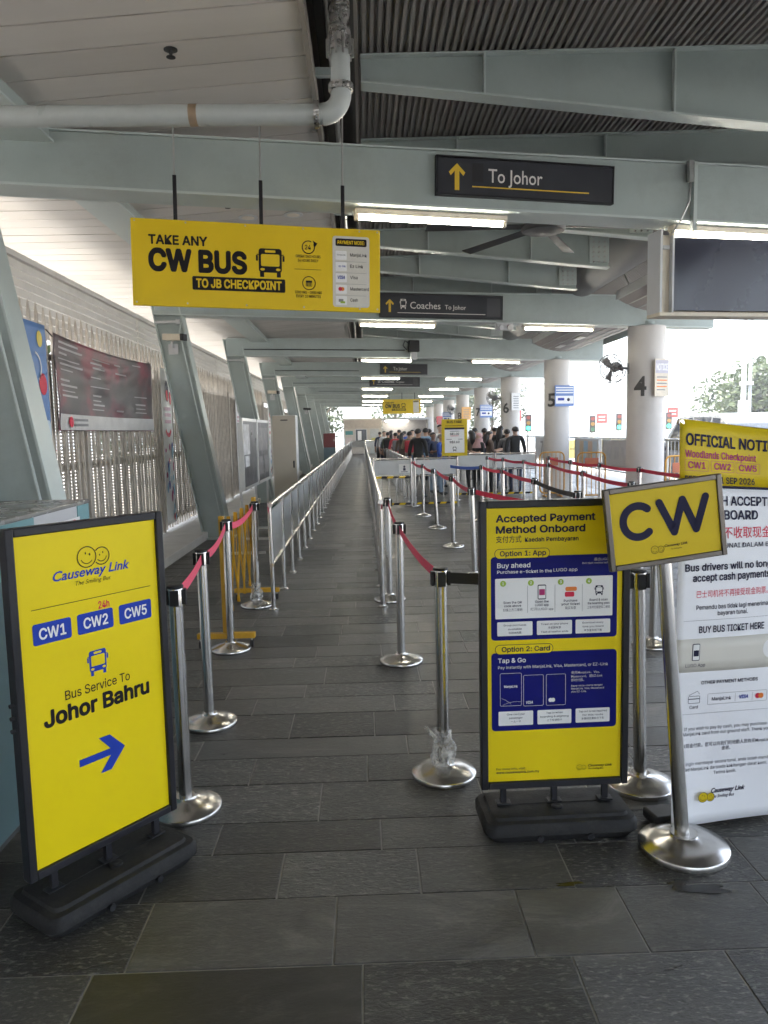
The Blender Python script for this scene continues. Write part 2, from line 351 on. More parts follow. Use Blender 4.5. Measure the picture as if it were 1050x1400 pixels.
# ================================================================== floor of slate tiles
def slate_mat():
    m = bpy.data.materials.new('slate_tile'); m.use_nodes = True; t = m.node_tree; N = t.nodes; L = t.links; b = N['Principled BSDF']; b.inputs['Specular IOR Level'].default_value = .4
    def nd(k, **kw):
        n = N.new(k)
        for a, v in kw.items(): setattr(n, a, v)
        return n
    geo = nd('ShaderNodeNewGeometry'); oi = nd('ShaderNodeObjectInfo')
    add = nd('ShaderNodeMath', operation='ADD'); L.new(geo.outputs['Random Per Island'], add.inputs[0]); L.new(oi.outputs['Random'], add.inputs[1])
    fr = nd('ShaderNodeMath', operation='FRACT'); L.new(add.outputs[0], fr.inputs[0])
    r2 = nd('ShaderNodeMath', operation='MULTIPLY'); L.new(fr.outputs[0], r2.inputs[0]); r2.inputs[1].default_value = 7.31
    f2 = nd('ShaderNodeMath', operation='FRACT'); L.new(r2.outputs[0], f2.inputs[0])
    cb = nd('ShaderNodeCombineXYZ')
    for k in range(3): L.new(fr.outputs[0], cb.inputs[k])
    s1 = nd('ShaderNodeVectorMath', operation='SCALE'); s1.inputs['Scale'].default_value = 50; L.new(cb.outputs[0], s1.inputs[0])
    va = nd('ShaderNodeVectorMath', operation='ADD'); L.new(geo.outputs['Position'], va.inputs[0]); L.new(s1.outputs[0], va.inputs[1])
    mp = nd('ShaderNodeMapping'); mp.inputs['Scale'].default_value = (.55, 1.5, 1); L.new(va.outputs[0], mp.inputs[0])
    n1 = nd('ShaderNodeTexNoise'); n1.inputs['Scale'].default_value = 3.2; n1.inputs['Detail'].default_value = 10; n1.inputs['Roughness'].default_value = .72; n1.inputs['Distortion'].default_value = .9
    L.new(mp.outputs[0], n1.inputs['Vector'])
    cr = nd('ShaderNodeValToRGB'); e = cr.color_ramp.elements
    e[0].position = .32; e[0].color = (.034, .033, .030, 1); e[1].position = .72; e[1].color = (.125, .12, .108, 1)
    x = cr.color_ramp.elements.new(.55); x.color = (.058, .056, .051, 1)
    L.new(n1.outputs[0], cr.inputs[0])
    # per tile tone
    mr = nd('ShaderNodeMapRange'); mr.inputs['To Min'].default_value = .55; mr.inputs['To Max'].default_value = 2.0; L.new(f2.outputs[0], mr.inputs[0])
    sc1 = nd('ShaderNodeVectorMath', operation='SCALE'); L.new(cr.outputs[0], sc1.inputs[0]); L.new(mr.outputs[0], sc1.inputs['Scale'])
    # pale scuffs and lime marks with a shape of their own
    n2 = nd('ShaderNodeTexNoise'); n2.inputs['Scale'].default_value = 2.1; n2.inputs['Detail'].default_value = 12; n2.inputs['Roughness'].default_value = .8
    L.new(geo.outputs['Position'], n2.inputs['Vector'])
    d2 = nd('ShaderNodeMapRange'); d2.inputs['From Min'].default_value = .56; d2.inputs['From Max'].default_value = .70; d2.inputs['To Max'].default_value = .55; L.new(n2.outputs[0], d2.inputs[0])
    mx = nd('ShaderNodeMix', data_type='RGBA'); mx.inputs[7].default_value = (.15, .142, .125, 1)
    L.new(d2.outputs[0], mx.inputs[0]); L.new(sc1.outputs[0], mx.inputs[6]); L.new(mx.outputs[2], b.inputs['Base Color'])
    # tiny pale flecks of broken slate
    n4 = nd('ShaderNodeTexNoise'); n4.inputs['Scale'].default_value = 55; n4.inputs['Detail'].default_value = 4; n4.inputs['Roughness'].default_value = .7; mp4 = nd('ShaderNodeMapping'); mp4.inputs['Scale'].default_value = (.6, 1.6, 1); L.new(va.outputs[0], mp4.inputs[0]); L.new(mp4.outputs[0], n4.inputs['Vector'])
    d4 = nd('ShaderNodeMapRange'); d4.inputs['From Min'].default_value = .54; d4.inputs['From Max'].default_value = .66; L.new(n4.outputs[0], d4.inputs[0])
    f4 = nd('ShaderNodeMath', operation='MULTIPLY'); L.new(d4.outputs[0], f4.inputs[0]); L.new(fr.outputs[0], f4.inputs[1])
    mx4 = nd('ShaderNodeMix', data_type='RGBA'); mx4.inputs[7].default_value = (.26, .25, .22, 1); L.new(f4.outputs[0], mx4.inputs[0]); L.new(mx.outputs[2], mx4.inputs[6]); L.new(mx4.outputs[2], b.inputs['Base Color'])
    # trodden chewing gum and drips
    vg = nd('ShaderNodeTexVoronoi'); vg.inputs['Scale'].default_value = 2.6; L.new(geo.outputs['Position'], vg.inputs['Vector'])
    sg = nd('ShaderNodeSeparateColor'); L.new(vg.outputs['Color'], sg.inputs[0]); th = nd('ShaderNodeMath', operation='MULTIPLY'); L.new(sg.outputs[0], th.inputs[0]); th.inputs[1].default_value = .055
    lt = nd('ShaderNodeMath', operation='LESS_THAN'); L.new(vg.outputs['Distance'], lt.inputs[0]); L.new(th.outputs[0], lt.inputs[1]); g5 = nd('ShaderNodeMath', operation='MULTIPLY'); L.new(lt.outputs[0], g5.inputs[0]); g5.inputs[1].default_value = .45
    mx5 = nd('ShaderNodeMix', data_type='RGBA'); mx5.inputs[7].default_value = (.16, .155, .14, 1); L.new(g5.outputs[0], mx5.inputs[0]); L.new(mx4.outputs[2], mx5.inputs[6]); L.new(mx5.outputs[2], b.inputs['Base Color'])
    # cleft relief, stronger on some tiles
    mp2 = nd('ShaderNodeMapping'); mp2.inputs['Scale'].default_value = (1, 2.2, 1); L.new(va.outputs[0], mp2.inputs[0])
    n3 = nd('ShaderNodeTexNoise'); n3.inputs['Scale'].default_value = 26; n3.inputs['Detail'].default_value = 7; n3.inputs['Roughness'].default_value = .65; n3.inputs['Distortion'].default_value = 1.2
    L.new(mp2.outputs[0], n3.inputs['Vector'])
    bs = nd('ShaderNodeMapRange'); bs.inputs['To Min'].default_value = .15; bs.inputs['To Max'].default_value = .85; L.new(fr.outputs[0], bs.inputs[0])
    bp = nd('ShaderNodeBump'); bp.inputs['Distance'].default_value = .011; L.new(n3.outputs[0], bp.inputs['Height']); L.new(bs.outputs[0], bp.inputs['Strength'])
    L.new(bp.outputs[0], b.inputs['Normal'])
    rr = nd('ShaderNodeMapRange'); rr.inputs['From Min'].default_value = .3; rr.inputs['From Max'].default_value = .7; rr.inputs['To Min'].default_value = .27; rr.inputs['To Max'].default_value = .5
    L.new(n1.outputs[0], rr.inputs[0]); L.new(rr.outputs[0], b.inputs['Roughness'])
    return m
SLATE = slate_mat()
GROUT = pm('pale_grout', (.30,.29,.265), .85, var=.25, scale=9)
floor = tag(MB().box(-3.5, 6.0, -11, 57, -.16, -.0035).build('floor', GROUT), kind='structure')
rows = [1.43, 1.75, 2.08, 2.409, 2.688, 2.914, 3.249, 3.527, 3.758, 4.096, 4.356, 4.593, 4.935, 5.168, 5.443, 5.748, 6.05, 6.33, 6.607]
near_rows = len(rows)-1
while rows[-1] < 56.5: rows.append(rows[-1] + random.choice((.24, .29, .33, .29)))
back = [1.43]
while back[-1] > -10.5: back.append(back[-1]-random.choice((.24, .29, .33)))
JOINT = {1: [-.824, -.04, .576, 1.028], 2: [-.735, -.127, .471, .812], 3: [-.33, .158, .682, 1.33], 4: [-.6, .03, .76], 5: [-.95, -.22, .47], 6: [-.55, -.02, .62], 7: [-.85,.18,.66], 8: [-.42, .02, .8], 9: [-.66, .14, .55]}
def tile_geo(mb, x0, x1, y0, y1, dz, g=.003):
    c = .0018; z0, z1 = -.009, dz
    b = [(x0+g,y0+g,z0),(x1-g,y0+g,z0),(x1-g,y1-g,z0),(x0+g,y1-g,z0)]
    t0 = [(p[0],p[1],z1-.0014) for p in b]
    t1 = [(x0+g+c,y0+g+c,z1),(x1-g-c,y0+g+c,z1),(x1-g-c,y1-g-c,z1),(x0+g+c,y1-g-c,z1)]
    mb.add(b+t0+t1, [(0,1,5,4),(1,2,6,5),(2,3,7,6),(3,0,4,7),(4,5,9,8),(5,6,10,9),(6,7,11,10),(7,4,8,11),(8,9,10,11)])
def row_joints(i, lo, hi):
    J = JOINT.get(i)
    if J: xs = list(J)
    else: xs = [random.uniform(-.4, .4)]
    while xs[0] > lo+.3: xs.insert(0, xs[0]-random.choice((.46, .6, .6, .78)))
    while xs[-1] < hi-.3: xs.append(xs[-1]+random.choice((.46, .6, .6, .78)))
    xs = [x for x in xs if lo+.12 < x < hi-.12]
    return [lo]+xs+[hi]
for i in range(near_rows):
    xs = row_joints(i, -2.37, 5.85)
    for a, b_ in zip(xs, xs[1:]):
        mb = MB(); tile_geo(mb, a, b_, rows[i], rows[i+1], random.uniform(-.0012, .0006)); mb.build('tile', SLATE, floor)
mb = MB()
for i in range(near_rows, len(rows)-1):
    xs = row_joints(i+50, -2.37, 5.85)
    for a, b_ in zip(xs, xs[1:]): tile_geo(mb, a, b_, rows[i], rows[i+1], random.uniform(-.0012, .0006), .0035)
for i in range(len(back)-1):
    xs = row_joints(i+500, -2.37, 5.85)
    for a, b_ in zip(xs, xs[1:]): tile_geo(mb, a, b_, back[i+1], back[i], 0)
tag(mb.build('tile_field', SLATE, floor), kind='stuff')
tag(MB().box(5.85, 6.05, -11, 57, -.15, .004).build('kerb', pm('kerb_concrete', (.45,.44,.42), .8, var=.12, bump=.2)), kind='structure')
GROUND = pm('pale_concrete_ground', (.27,.26,.24), .8, var=.12, scale=.6, bump=.1)
tag(MB().box(-900, 900, -900, 1800, -.6, -.16).build('ground', GROUND), kind='structure')
ROADM = pm('concrete_road', (.30,.295,.28), .8, var=.12, scale=1, bump=.2, bscale=60)
road = tag(MB().box(6.3, 30, -20, 160, -.2, -.15).build('road', ROADM), kind='structure')
LINE = pm('road_paint', (.7,.7,.66), .7, var=.1)
for x in (9.6, 13.1, 16.6):
    for k in range(24): MB().box(x-.06, x+.06, -10+k*6, -7+k*6, -.15, -.146).build('lane_marking', LINE, road)
# wet stain spots on the slate near the sign
WET = pm('water_spill', (.022,.021,.018), .16, var=.2)
def spill(x, y, pts, label):
    n = len(pts); mb = MB(); mb.v = [(0,0,.0016)]+[(px,py,.0014) for px, py in pts]; mb.f = [(0,1+k,1+(k+1) % n) for k in range(n)]; mb.mi = [0]*n
    o = mb.build('water_spill', WET); o.location = (x, y, 0); tag(o, label, 'spill')
random.seed(5)
def blob(rx, ry, n=40, j=.3):
    ph = [random.uniform(0, 6.28) for _ in range(5)]
    def q(a): return 1+j*sum(math.sin(a*(k+2)+ph[k])/(k+1.5) for k in range(5))
    return [(rx*math.cos(2*math.pi*k/n)*q(2*math.pi*k/n), ry*math.sin(2*math.pi*k/n)*q(2*math.pi*k/n)) for k in range(n)]
spill(1.10, 2.375, blob(.09, .022), 'elongated dark wet patch on slate in front of the round post base')
spill(1.03, 2.405, blob(.035, .024, 40, .5), 'ragged small dark wet mark on slate left of the long wet patch')
spill(.665, 2.43, blob(.05, .010, 40, .5), 'thin dark wet streak on the tile joint before the payment sign')

# ================================================================== canopy
random.seed(21)
S, SK = 5.9, math.tan(R(10))
def yb(k, x): return S*k + SK*x
NB = 9
canopy = thing('bus_terminal_canopy', 'long bus terminal canopy of pale grey-green steel with ribbed dark roof', 'canopy')
def beam_bot(x): return 3.262-.0155*x
def beam_top(x): return 3.655
for k in range(-1, NB+1):
    x0, x1 = -2.98, 5.9
    def c8(dy0, dy1, fz0, fz1):
        return [(x0, yb(k,x0)+dy0, fz0(x0)), (x1, yb(k,x1)+dy0, fz0(x1)), (x1, yb(k,x1)+dy1, fz0(x1)), (x0, yb(k,x0)+dy1, fz0(x0)),
                (x0, yb(k,x0)+dy0, fz1(x0)), (x1, yb(k,x1)+dy0, fz1(x1)), (x1, yb(k,x1)+dy1, fz1(x1)), (x0, yb(k,x0)+dy1, fz1(x0))]
    o = MB().hexa(c8(0, .26, beam_bot, beam_top)).build('main_beam', STEEL_G, canopy, bevel=.006)
    mb = MB().hexa(c8(-.022, .282, lambda x: beam_bot(x)-.018, lambda x: beam_bot(x)-.0005)); mb.build('beam_flange', STEEL_L, o)
    mb = MB().hexa(c8(-.012, .272, lambda x: beam_top(x)+.0005, lambda x: beam_top(x)+.014)); mb.build('beam_flange', STEEL_L, o)
# leaning H-section columns on the left
def col_x(z): return -2.03-.175*z
for k in range(-1, NB+1):
    yc = yb(k, -2.3)
    c = bpy.data.objects.new('leaning_column', None); COL.objects.link(c); c.parent = canopy
    def plate(xl, xr, y0, y1, z0=.0, z1=3.66):
        return [(col_x(z0)+xl,y0,z0),(col_x(z0)+xr,y0,z0),(col_x(z0)+xr,y1,z0),(col_x(z0)+xl,y1,z0),(col_x(z1)+xl,y0,z1),(col_x(z1)+xr,y0,z1),(col_x(z1)+xr,y1,z1),(col_x(z1)+xl,y1,z1)]
    MB().hexa(plate(-.385, -.015, yc-.01, yc+.02)).build('column_web', STEEL_G, c)
    for xl, xr in ((-.015, .006), (-.406, -.385)): MB().hexa(plate(xl, xr, yc-.06, yc+.2)).build('column_flange', STEEL_L, c, bevel=.003)
    MB().hexa(plate(-.46, .05, yc-.12, yc+.26, 0.001, .022)).build('base_plate', STEEL_L, c)
    for zz in (3.2,): MB().hexa(plate(-.384, -.016, yc-.055, yc-.012, zz, zz+.014)).build('stiffener', STEEL_L, c)
# round columns on the right with their bay numbers
for k in range(-1, NB+1):
    cx, cy = 4.73, yb(k, 4.73)+.1
    n_ = bpy.data.objects.new('round_column', None); COL.objects.link(n_); n_.parent = canopy; n_.location = (cx, cy, 0)
    prof = [(.32,-.02),(.32,.1),(.305,.13),(.305,1.4),(.303,3.16),(.29,3.175)]
    MB().lathe(prof, 40).build('column_shaft', CONC, n_, smooth=True)
    MB().lathe([(.2,3.176),(.2,3.2),(.13,3.21),(.13,3.26)], 24).build('column_cap', STEEL_G, n_, smooth=True)
    if k >= 2:
        def wrapc(x, y, z, r=.309):
            a = x/r - .66; return (r*math.sin(a), -r*math.cos(a), z)
        s_ = str(k+2); zz = (2.05, 2.07, 2.04, 2.06)[k % 4]
        text(n_, s_, .0, zz, .30, pm('number_grey', (.07,.065,.06), .6), w=.21 if len(s_) == 1 else .34, bold=.022, warp=wrapc, name='bay_number', sub=3, font='gill')
# roof deck, corrugated along the hall
def deck_z(x): return 4.05+.013*x
mb = MB(); x = 0.0; prof = []
while x < 6.3:
    z = deck_z(x); prof += [(x, z), (x+.022, z), (x+.029, z+.028), (x+.043, z+.028)]; x += .05
b0 = len(mb.v); ys = (-10, 8, 20, 57)
for yv in ys: mb.v += [(a, yv, b_) for a, b_ in prof]
n = len(prof)
for j in range(len(ys)-1):
    for i in range(n-1): mb.f.append((j*n+i, (j+1)*n+i, (j+1)*n+i+1, j*n+i+1)); mb.mi.append(0)
mb.build('roof_deck', DECK, canopy)
MB().box(-6.2, 6.4, -10, 57, 4.50, 4.58).build('roof_sheet', DECK, canopy)
for x0, x1 in ((-6.25, -6.2), (6.4, 6.45)): MB().box(x0, x1, -10, 57, 3.7, 4.59).build('roof_fascia', STEEL_L, canopy)
MB().box(-6.2, 6.4, 57, 57.05, 3.62, 4.58).build('roof_fascia', STEEL_L, canopy)
MB().box(-6.2, 6.4, -10.05, -10, 3.62, 4.58).build('roof_fascia', STEEL_L, canopy)
# tapered ribs under the deck
def rib_bot(x): return 3.883-.106*x
yv = 5.4-1.475*10; RIBY = []
while yv < 55:
    x0, x1 = .04, 3.15 if yv > 7.5 else 4.3
    r_ = bpy.data.objects.new('tapered_rib', None); COL.objects.link(r_); r_.parent = canopy; r_.location = (0, yv, 0)
    MB().hexa([(x0,0,rib_bot(x0)),(x1,0,rib_bot(x1)),(x1,.014,rib_bot(x1)),(x0,.014,rib_bot(x0)),(x0,0,deck_z(x0)-.012),(x1,0,deck_z(x1)-.012),(x1,.014,deck_z(x1)-.012),(x0,.014,deck_z(x0)-.012)]).build('rib_web', STEEL_G, r_)
    MB().hexa([(x0,-.06,rib_bot(x0)-.014),(x1,-.06,rib_bot(x1)-.014),(x1,.074,rib_bot(x1)-.014),(x0,.074,rib_bot(x0)-.014),(x0,-.06,rib_bot(x0)-.0005),(x1,-.06,rib_bot(x1)-.0005),(x1,.074,rib_bot(x1)-.0005),(x0,.074,rib_bot(x0)-.0005)]).build('rib_flange', STEEL_L, r_)
    MB().hexa([(x0,-.05,deck_z(x0)-.0115),(x1,-.05,deck_z(x1)-.0115),(x1,.064,deck_z(x1)-.0115),(x0,.064,deck_z(x0)-.0115),(x0,-.05,deck_z(x0)-.001),(x1,-.05,deck_z(x1)-.001),(x1,.064,deck_z(x1)-.001),(x0,.064,deck_z(x0)-.001)]).build('rib_flange', STEEL_L, r_)
    for xs_ in (.87, 2.16):
        MB().box(xs_-.006, xs_+.006, -.05, -.0005, rib_bot(xs_)+.001, deck_z(xs_)-.012).build('stiffener', STEEL_L, r_)
    pl = MB().box(x1-.25, x1, -.022, -.001, rib_bot(x1)+.06, deck_z(2.7)-.03).build('splice_plate', STEEL_L, r_)
    if 5 < yv < 14:
        mb = MB()
        for i in range(3):
            for j in range(6): mb.tube([(x1-.2+i*.07, -.034, 3.62+j*.06), (x1-.2+i*.07, -.0225, 3.62+j*.06)], .013, 6)
        tag(mb.build('bolts', GALV, pl), kind='stuff')
    RIBY.append(yv); yv += 1.475
# half-round eave gutter and outer soffit on the right
mb = MB(); n = 14
for yv in (7.6, 57):
    for i in range(n+1):
        a = R(180+180*i/n); mb.v.append((3.55+.32*math.cos(a), yv, 3.93+.30*math.sin(a)))
for i in range(n): mb.f.append((i, i+1, n+1+i+1, n+1+i)); mb.mi.append(0)
mb.build('eave_gutter', pm('gutter_grey', (.22,.22,.22), .6, .0, var=.1), canopy, smooth=True)
# curved baffles beside the right columns
for k in range(1, NB+1):
    ya, ye = yb(k, 4.4)-4.9, yb(k, 4.4)-.55
    n = 12; xl, xr = 3.98, 4.98
    def bz(t): return 3.50-.16*t-.62*t*(1-t)*.55
    bf = bpy.data.objects.new('curved_baffle', None); COL.objects.link(bf); bf.parent = canopy
    mb = MB(); sk = lambda x: SK*(x-4.4)
    for yv in (ya, ye):
        for i in range(n+1):
            t = i/n; xx = xl+(xr-xl)*t; mb.v.append((xx, yv+sk(xx), bz(t)))
        for i in range(n+1):
            t = i/n; xx = xl+(xr-xl)*t; mb.v.append((xx, yv+sk(xx), bz(t)+.02+.10*(1-t)))
    m2 = 2*(n+1)
    for i in range(n):
        mb.f += [(i, i+1, m2+i+1, m2+i), (n+1+i, m2+n+1+i, m2+n+2+i, n+2+i), (i+1, i, n+1+i, n+2+i), (m2+i, m2+i+1, m2+n+2+i, m2+n+1+i)]
    mb.f += [(0, m2, m2+n+1, n+1), (n, n+n+1, m2+2*n+1, m2+n)]
    mb.mi = [0]*len(mb.f)
    mb.build('baffle_shell', BAFFLE, bf, smooth=True)
    for i in range(1, 6):
        t = i/6; xx = xl+(xr-xl)*t
        MB().bar((xx, ya+sk(xx)+.02, bz(t)-.006), (xx, ye+sk(xx)-.02, bz(t)-.006), .014, .01).build('baffle_seam', BAFL, bf)
    MB().bar((xl-.012, ya+sk(xl), 3.555), (xl-.012, ye+sk(xl), 3.555), .02, .13).build('baffle_edge', BAFL, bf)
    for yy in (ye-1.1, ye-2.6):
        MB().box(4.36, 4.48, yy, yy+.5, bz(.42)-.022, bz(.42)-.004).build('baffle_lamp', pm('baffle_lamp_white', (.7,.7,.68), .4), bf)
    for yy in (ya+.5, ye-.5):
        MB().bar((4.0, yy+sk(4.0), 3.6), (3.85, yy, 3.98), .02, .02).build('hanger', GALV, bf)
# left soffits of long planks
inner = bpy.data.objects.new('inner_soffit', None); COL.objects.link(inner); inner.parent = canopy
outer = bpy.data.objects.new('outer_soffit', None); COL.objects.link(outer); outer.parent = canopy
def in_z(x): return 3.69+.077*(x+2.1)
def plank_in(mb, y0, wd=.282):
    xa, xb = -2.12, -.29
    mb.hexa([(xa,y0,in_z(xa)),(xb,y0,in_z(xb)),(xb,y0+wd,in_z(xb)),(xa,y0+wd,in_z(xa)),(xa,y0,in_z(xa)+.02),(xb,y0,in_z(xb)+.02),(xb,y0+wd,in_z(xb)+.02),(xa,y0+wd,in_z(xa)+.02)])
def plank_out(mb, y0, wd=.282):
    xa, xb = -6.2, -2.40
    mb.box(xa, xb, y0, y0+wd, 3.70, 3.72)
mbp = MB(); plank_in(mbp, 0); MEI = mbp.mesh('plank', SOFFIT)
mbp = MB(); plank_out(mbp, 0); MEO = mbp.mesh('plank', SOFFIT)
mi_, mo_ = MB(), MB(); yv = -9.9
while yv < 56:
    if 3.4 < yv < 17: inst('plank', MEI, inner, (0, yv, random.uniform(-.002, .002)))
    else: plank_in(mi_, yv)
    if 5.2 < yv < 26: inst('plank', MEO, outer, (0, yv, random.uniform(-.002, .002)))
    else: plank_out(mo_, yv)
    yv += .296
tag(mi_.build('planks', SOFFIT, inner), kind='stuff'); tag(mo_.build('planks', SOFFIT, outer), kind='stuff')
MB().box(-2.40, -2.11, -10, 57, 3.59, 3.80).build('edge_beam', STEEL_G, canopy, bevel=.006)
MB().box(-2.43, -2.08, -10, 57, 3.575, 3.589).build('edge_beam_flange', STEEL_L, canopy)
MB().box(-.292, -.262, -10, 57, 3.80, 3.93).build('soffit_trim', pm('soffit_trim_brown', (.26,.235,.21), .55, var=.15, dirt=.4), canopy)
MB().box(-.262, .0, -10, 57, 4.30, 4.33).build('gutter_bed', DARKGAP, canopy)
MB().box(-.03, .0, -10, 57, 4.05, 4.30).build('gutter_side', DARKGAP, canopy)
for yv in (3.9, 5.35, 7.0, 8.6): MB().bar((-.262, yv, 3.93), (-.03, yv, 3.93), .05, .05).build('gutter_strut', STEEL_G, canopy)

# ================================================================== fence along the left side
FX = -3.02
fence = thing('steel_fence', 'tall corrugated steel fence with pointed pickets along the left side', 'fence')
def sheet_mat():
    m = bpy.data.materials.new('perforated_sheet'); m.use_nodes = True; t = m.node_tree; N = t.nodes; L = t.links; b = N['Principled BSDF']
    b.inputs['Roughness'].default_value = .45; b.inputs['Metallic'].default_value = .1
    geo = N.new('ShaderNodeNewGeometry'); sp = N.new('ShaderNodeSeparateXYZ'); L.new(geo.outputs['Position'], sp.inputs[0])
    no = N.new('ShaderNodeTexNoise'); no.inputs['Scale'].default_value = 3; no.inputs['Detail'].default_value = 8; mp = N.new('ShaderNodeMapping'); mp.inputs['Scale'].default_value = (1, 2, .25)
    L.new(geo.outputs['Position'], mp.inputs[0]); L.new(mp.outputs[0], no.inputs[0])
    cr = N.new('ShaderNodeValToRGB'); e = cr.color_ramp.elements; e[0].position = .3; e[0].color = (.33,.30,.265,1); e[1].position = .65; e[1].color = (.47,.43,.385,1)
    L.new(no.outputs[0], cr.inputs[0]); L.new(cr.outputs[0], b.inputs['Base Color'])
    # rows of small slots
    def tri(o, per, thr):
        a = N.new('ShaderNodeMath'); a.operation = 'DIVIDE'; L.new(o, a.inputs[0]); a.inputs[1].default_value = per
        f = N.new('ShaderNodeMath'); f.operation = 'FRACT'; L.new(a.outputs[0], f.inputs[0])
        g = N.new('ShaderNodeMath'); g.operation = 'LESS_THAN'; L.new(f.outputs[0], g.inputs[0]); g.inputs[1].default_value = thr; return g.outputs[0]
    a = tri(sp.outputs['Y'], .055, .36); c = tri(sp.outputs['Z'], .036, .34)
    mu = N.new('ShaderNodeMath'); mu.operation = 'MULTIPLY'; L.new(a, mu.inputs[0]); L.new(c, mu.inputs[1])
    su = N.new('ShaderNodeMath'); su.operation = 'SUBTRACT'; su.inputs[0].default_value = 1; L.new(mu.outputs[0], su.inputs[1])
    L.new(su.outputs[0], b.inputs['Alpha']); return m
SHEET = sheet_mat()
def wave_sheet(y0, y1, z0, z1, x, amp=.009, pitch=.11):
    mb = MB(); n = int((y1-y0)/pitch*6)
    for i in range(n+1):
        yy = y0+(y1-y0)*i/n; xx = x+amp*math.sin(2*math.pi*yy/pitch); mb.v += [(xx, yy, z0), (xx, yy, z1)]
    for i in range(n): mb.f.append((2*i, 2*i+2, 2*i+3, 2*i+1)); mb.mi.append(0)
    return mb
PK = MB()
PK.hexa([(-.012,-.018,.14),(.012,-.018,.14),(.012,.018,.14),(-.012,.018,.14),(-.012,-.018,2.70),(.012,-.018,2.70),(.012,.018,2.70),(-.012,.018,2.70)])
PK.hexa([(-.0119,-.0179,2.7005),(.0119,-.0179,2.7005),(.0119,.0179,2.7005),(-.0119,.0179,2.7005),(-.004,-.003,2.80),(.004,-.003,2.80),(.004,.003,2.80),(-.004,.003,2.80)])
PKM = PK.mesh('picket', PICKET)
far_p = MB()
for k in range(-2, 9):
    y0, y1 = yb(k, -3)+.06, yb(k+1, -3)+.06
    wave_sheet(y0, y1, .2, 2.34, FX-.09).build('corrugated_sheet', SHEET, fence, smooth=True)
    for yy in (y0, (y0+y1)/2):
        MB().box(FX-.05, FX+.04, yy-.045, yy+.045, .1, 2.5).build('fence_post', FENCE, fence, bevel=.006)
    for zz in (.27, 1.25, 2.34): MB().box(FX-.062, FX-.02, y0+.05, y1-.05, zz-.03, zz+.03).build('fence_rail', FENCE, fence)
    n = 36
    for i in range(n):
        yy = y0+(i+.5)*(y1-y0)/n
        if k in (1, 2, 3) or (k == 0 and i > 20): inst('picket', PKM, fence, (FX, yy, random.uniform(-.012, .012)))
        else: far_p.hexa([(FX-.012,yy-.024,.14),(FX+.012,yy-.024,.14),(FX+.012,yy+.024,.14),(FX-.012,yy+.024,.14),(FX-.004,yy-.004,2.79),(FX+.004,yy-.004,2.79),(FX+.004,yy+.004,2.79),(FX-.004,yy+.004,2.79)])
    # white louvre band above
    lz0, lz1 = 2.56, 3.24
    lv = bpy.data.objects.new('louvre_band', None); COL.objects.link(lv); lv.parent = fence
    for j in range(8):
        zz = lz0+(lz1-lz0)*(j+.5)/8
        MB().ob((FX-.24, (y0+y1)/2, zz), (.004,0,.036), (0,(y1-y0)/2-.03,0), (.02,0,-.002)).build('louvre_slat', LOUV, lv)
    MB().box(FX-.29, FX-.19, y0+.002, y1-.002, lz1+.005, lz1+.06).build('louvre_rail', LOUV, lv)
    for q in range(5):
        yy = y0+(y1-y0)*q/5; MB().box(FX-.275, FX-.262, yy-.02, yy+.02, 2.5, lz1).build('louvre_mullion', LOUV, lv)
tag(far_p.build('pickets', PICKET, fence), kind='stuff')
sill = MB().box(-3.5, -2.372, -11, 55, -.006, .11).build('kerb_sill', SILL, None, bevel=.012)
tag(sill, kind='structure')
# ================================================================== foreground swing signs
random.seed(31)
def rbox_poly(hx, hy, r, n=5):
    return rrect(-hx, hx, -hy, hy, r, n)
def sign_base(par):
    """weighted rubber base: rounded slab with a stepped top"""
    mb = MB(); rings = [(.270,.115,.04,.004),(.288,.134,.045,.03),(.293,.14,.045,.036),(.293,.14,.045,.066),(.283,.13,.04,.080),(.262,.110,.03,.084),(.257,.105,.03,.095),(.245,.095,.025,.098)]
    n = None
    for hx, hy, r, z in rings:
        P = rbox_poly(hx, hy, r); n = len(P); mb.v += [(a, b, z) for a, b in P]
    for i in range(len(rings)-1):
        for k in range(n): mb.f.append((i*n+k, i*n+(k+1) % n, (i+1)*n+(k+1) % n, (i+1)*n+k)); mb.mi.append(0)
    mb.f += [tuple(range(n))[::-1], tuple((len(rings)-1)*n+k for k in range(n))]; mb.mi += [0, 0]
    b = mb.build('weighted_base', RUBBER, par, smooth=True)
    MB().box(-.21, .21, -.012, .012, .0985, .1005).build('base_slot', pm('slot_black', (.008,.008,.008), .7), b)
    MB().lathe([(.022,.0983),(.022,.104),(.014,.106),(.010,.1045)], 16, (0,-.045,0)).build('filler_cap', BLACKP, b, smooth=True)
    for x in (-.09, .1): MB().tube([(x,-.150,.028),(x,-.125,.028)], .012, 10).build('wheel_stub', BLACKP, b)
    return b
def swing_sign(par):
    hw, z0, z1 = .287, .165, 1.283
    fr = bpy.data.objects.new('sign_frame', None); COL.objects.link(fr); fr.parent = par
    for x0, x1, a, b in ((-hw, -hw+.027, z0, z1), (hw-.027, hw, z0, z1)): MB().box(x0, x1, -.021, .021, a, b).build('frame_bar', BLACKM, fr, bevel=.004)
    for a, b in ((z0, z0+.027), (z1-.027, z1)): MB().box(-hw+.0275, hw-.0275, -.0205, .0205, a, b).build('frame_bar', BLACKM, fr, bevel=.004)
    for x in (-.2, 0, .2):
        MB().box(x-.011, x+.011, -.009, .009, .1, z0-.0005).build('leg', BLACKM, par)
        MB().box(x-.028, x+.028, -.02, .02, .1008, .107).build('leg_foot', BLACKM, par, bevel=.002)
    sign_base(par)
    return MB().box(-.2595, .2595, -.008, .008, z0+.0275, z1-.0275).build('poster', YEL, par)
PY = -.0092
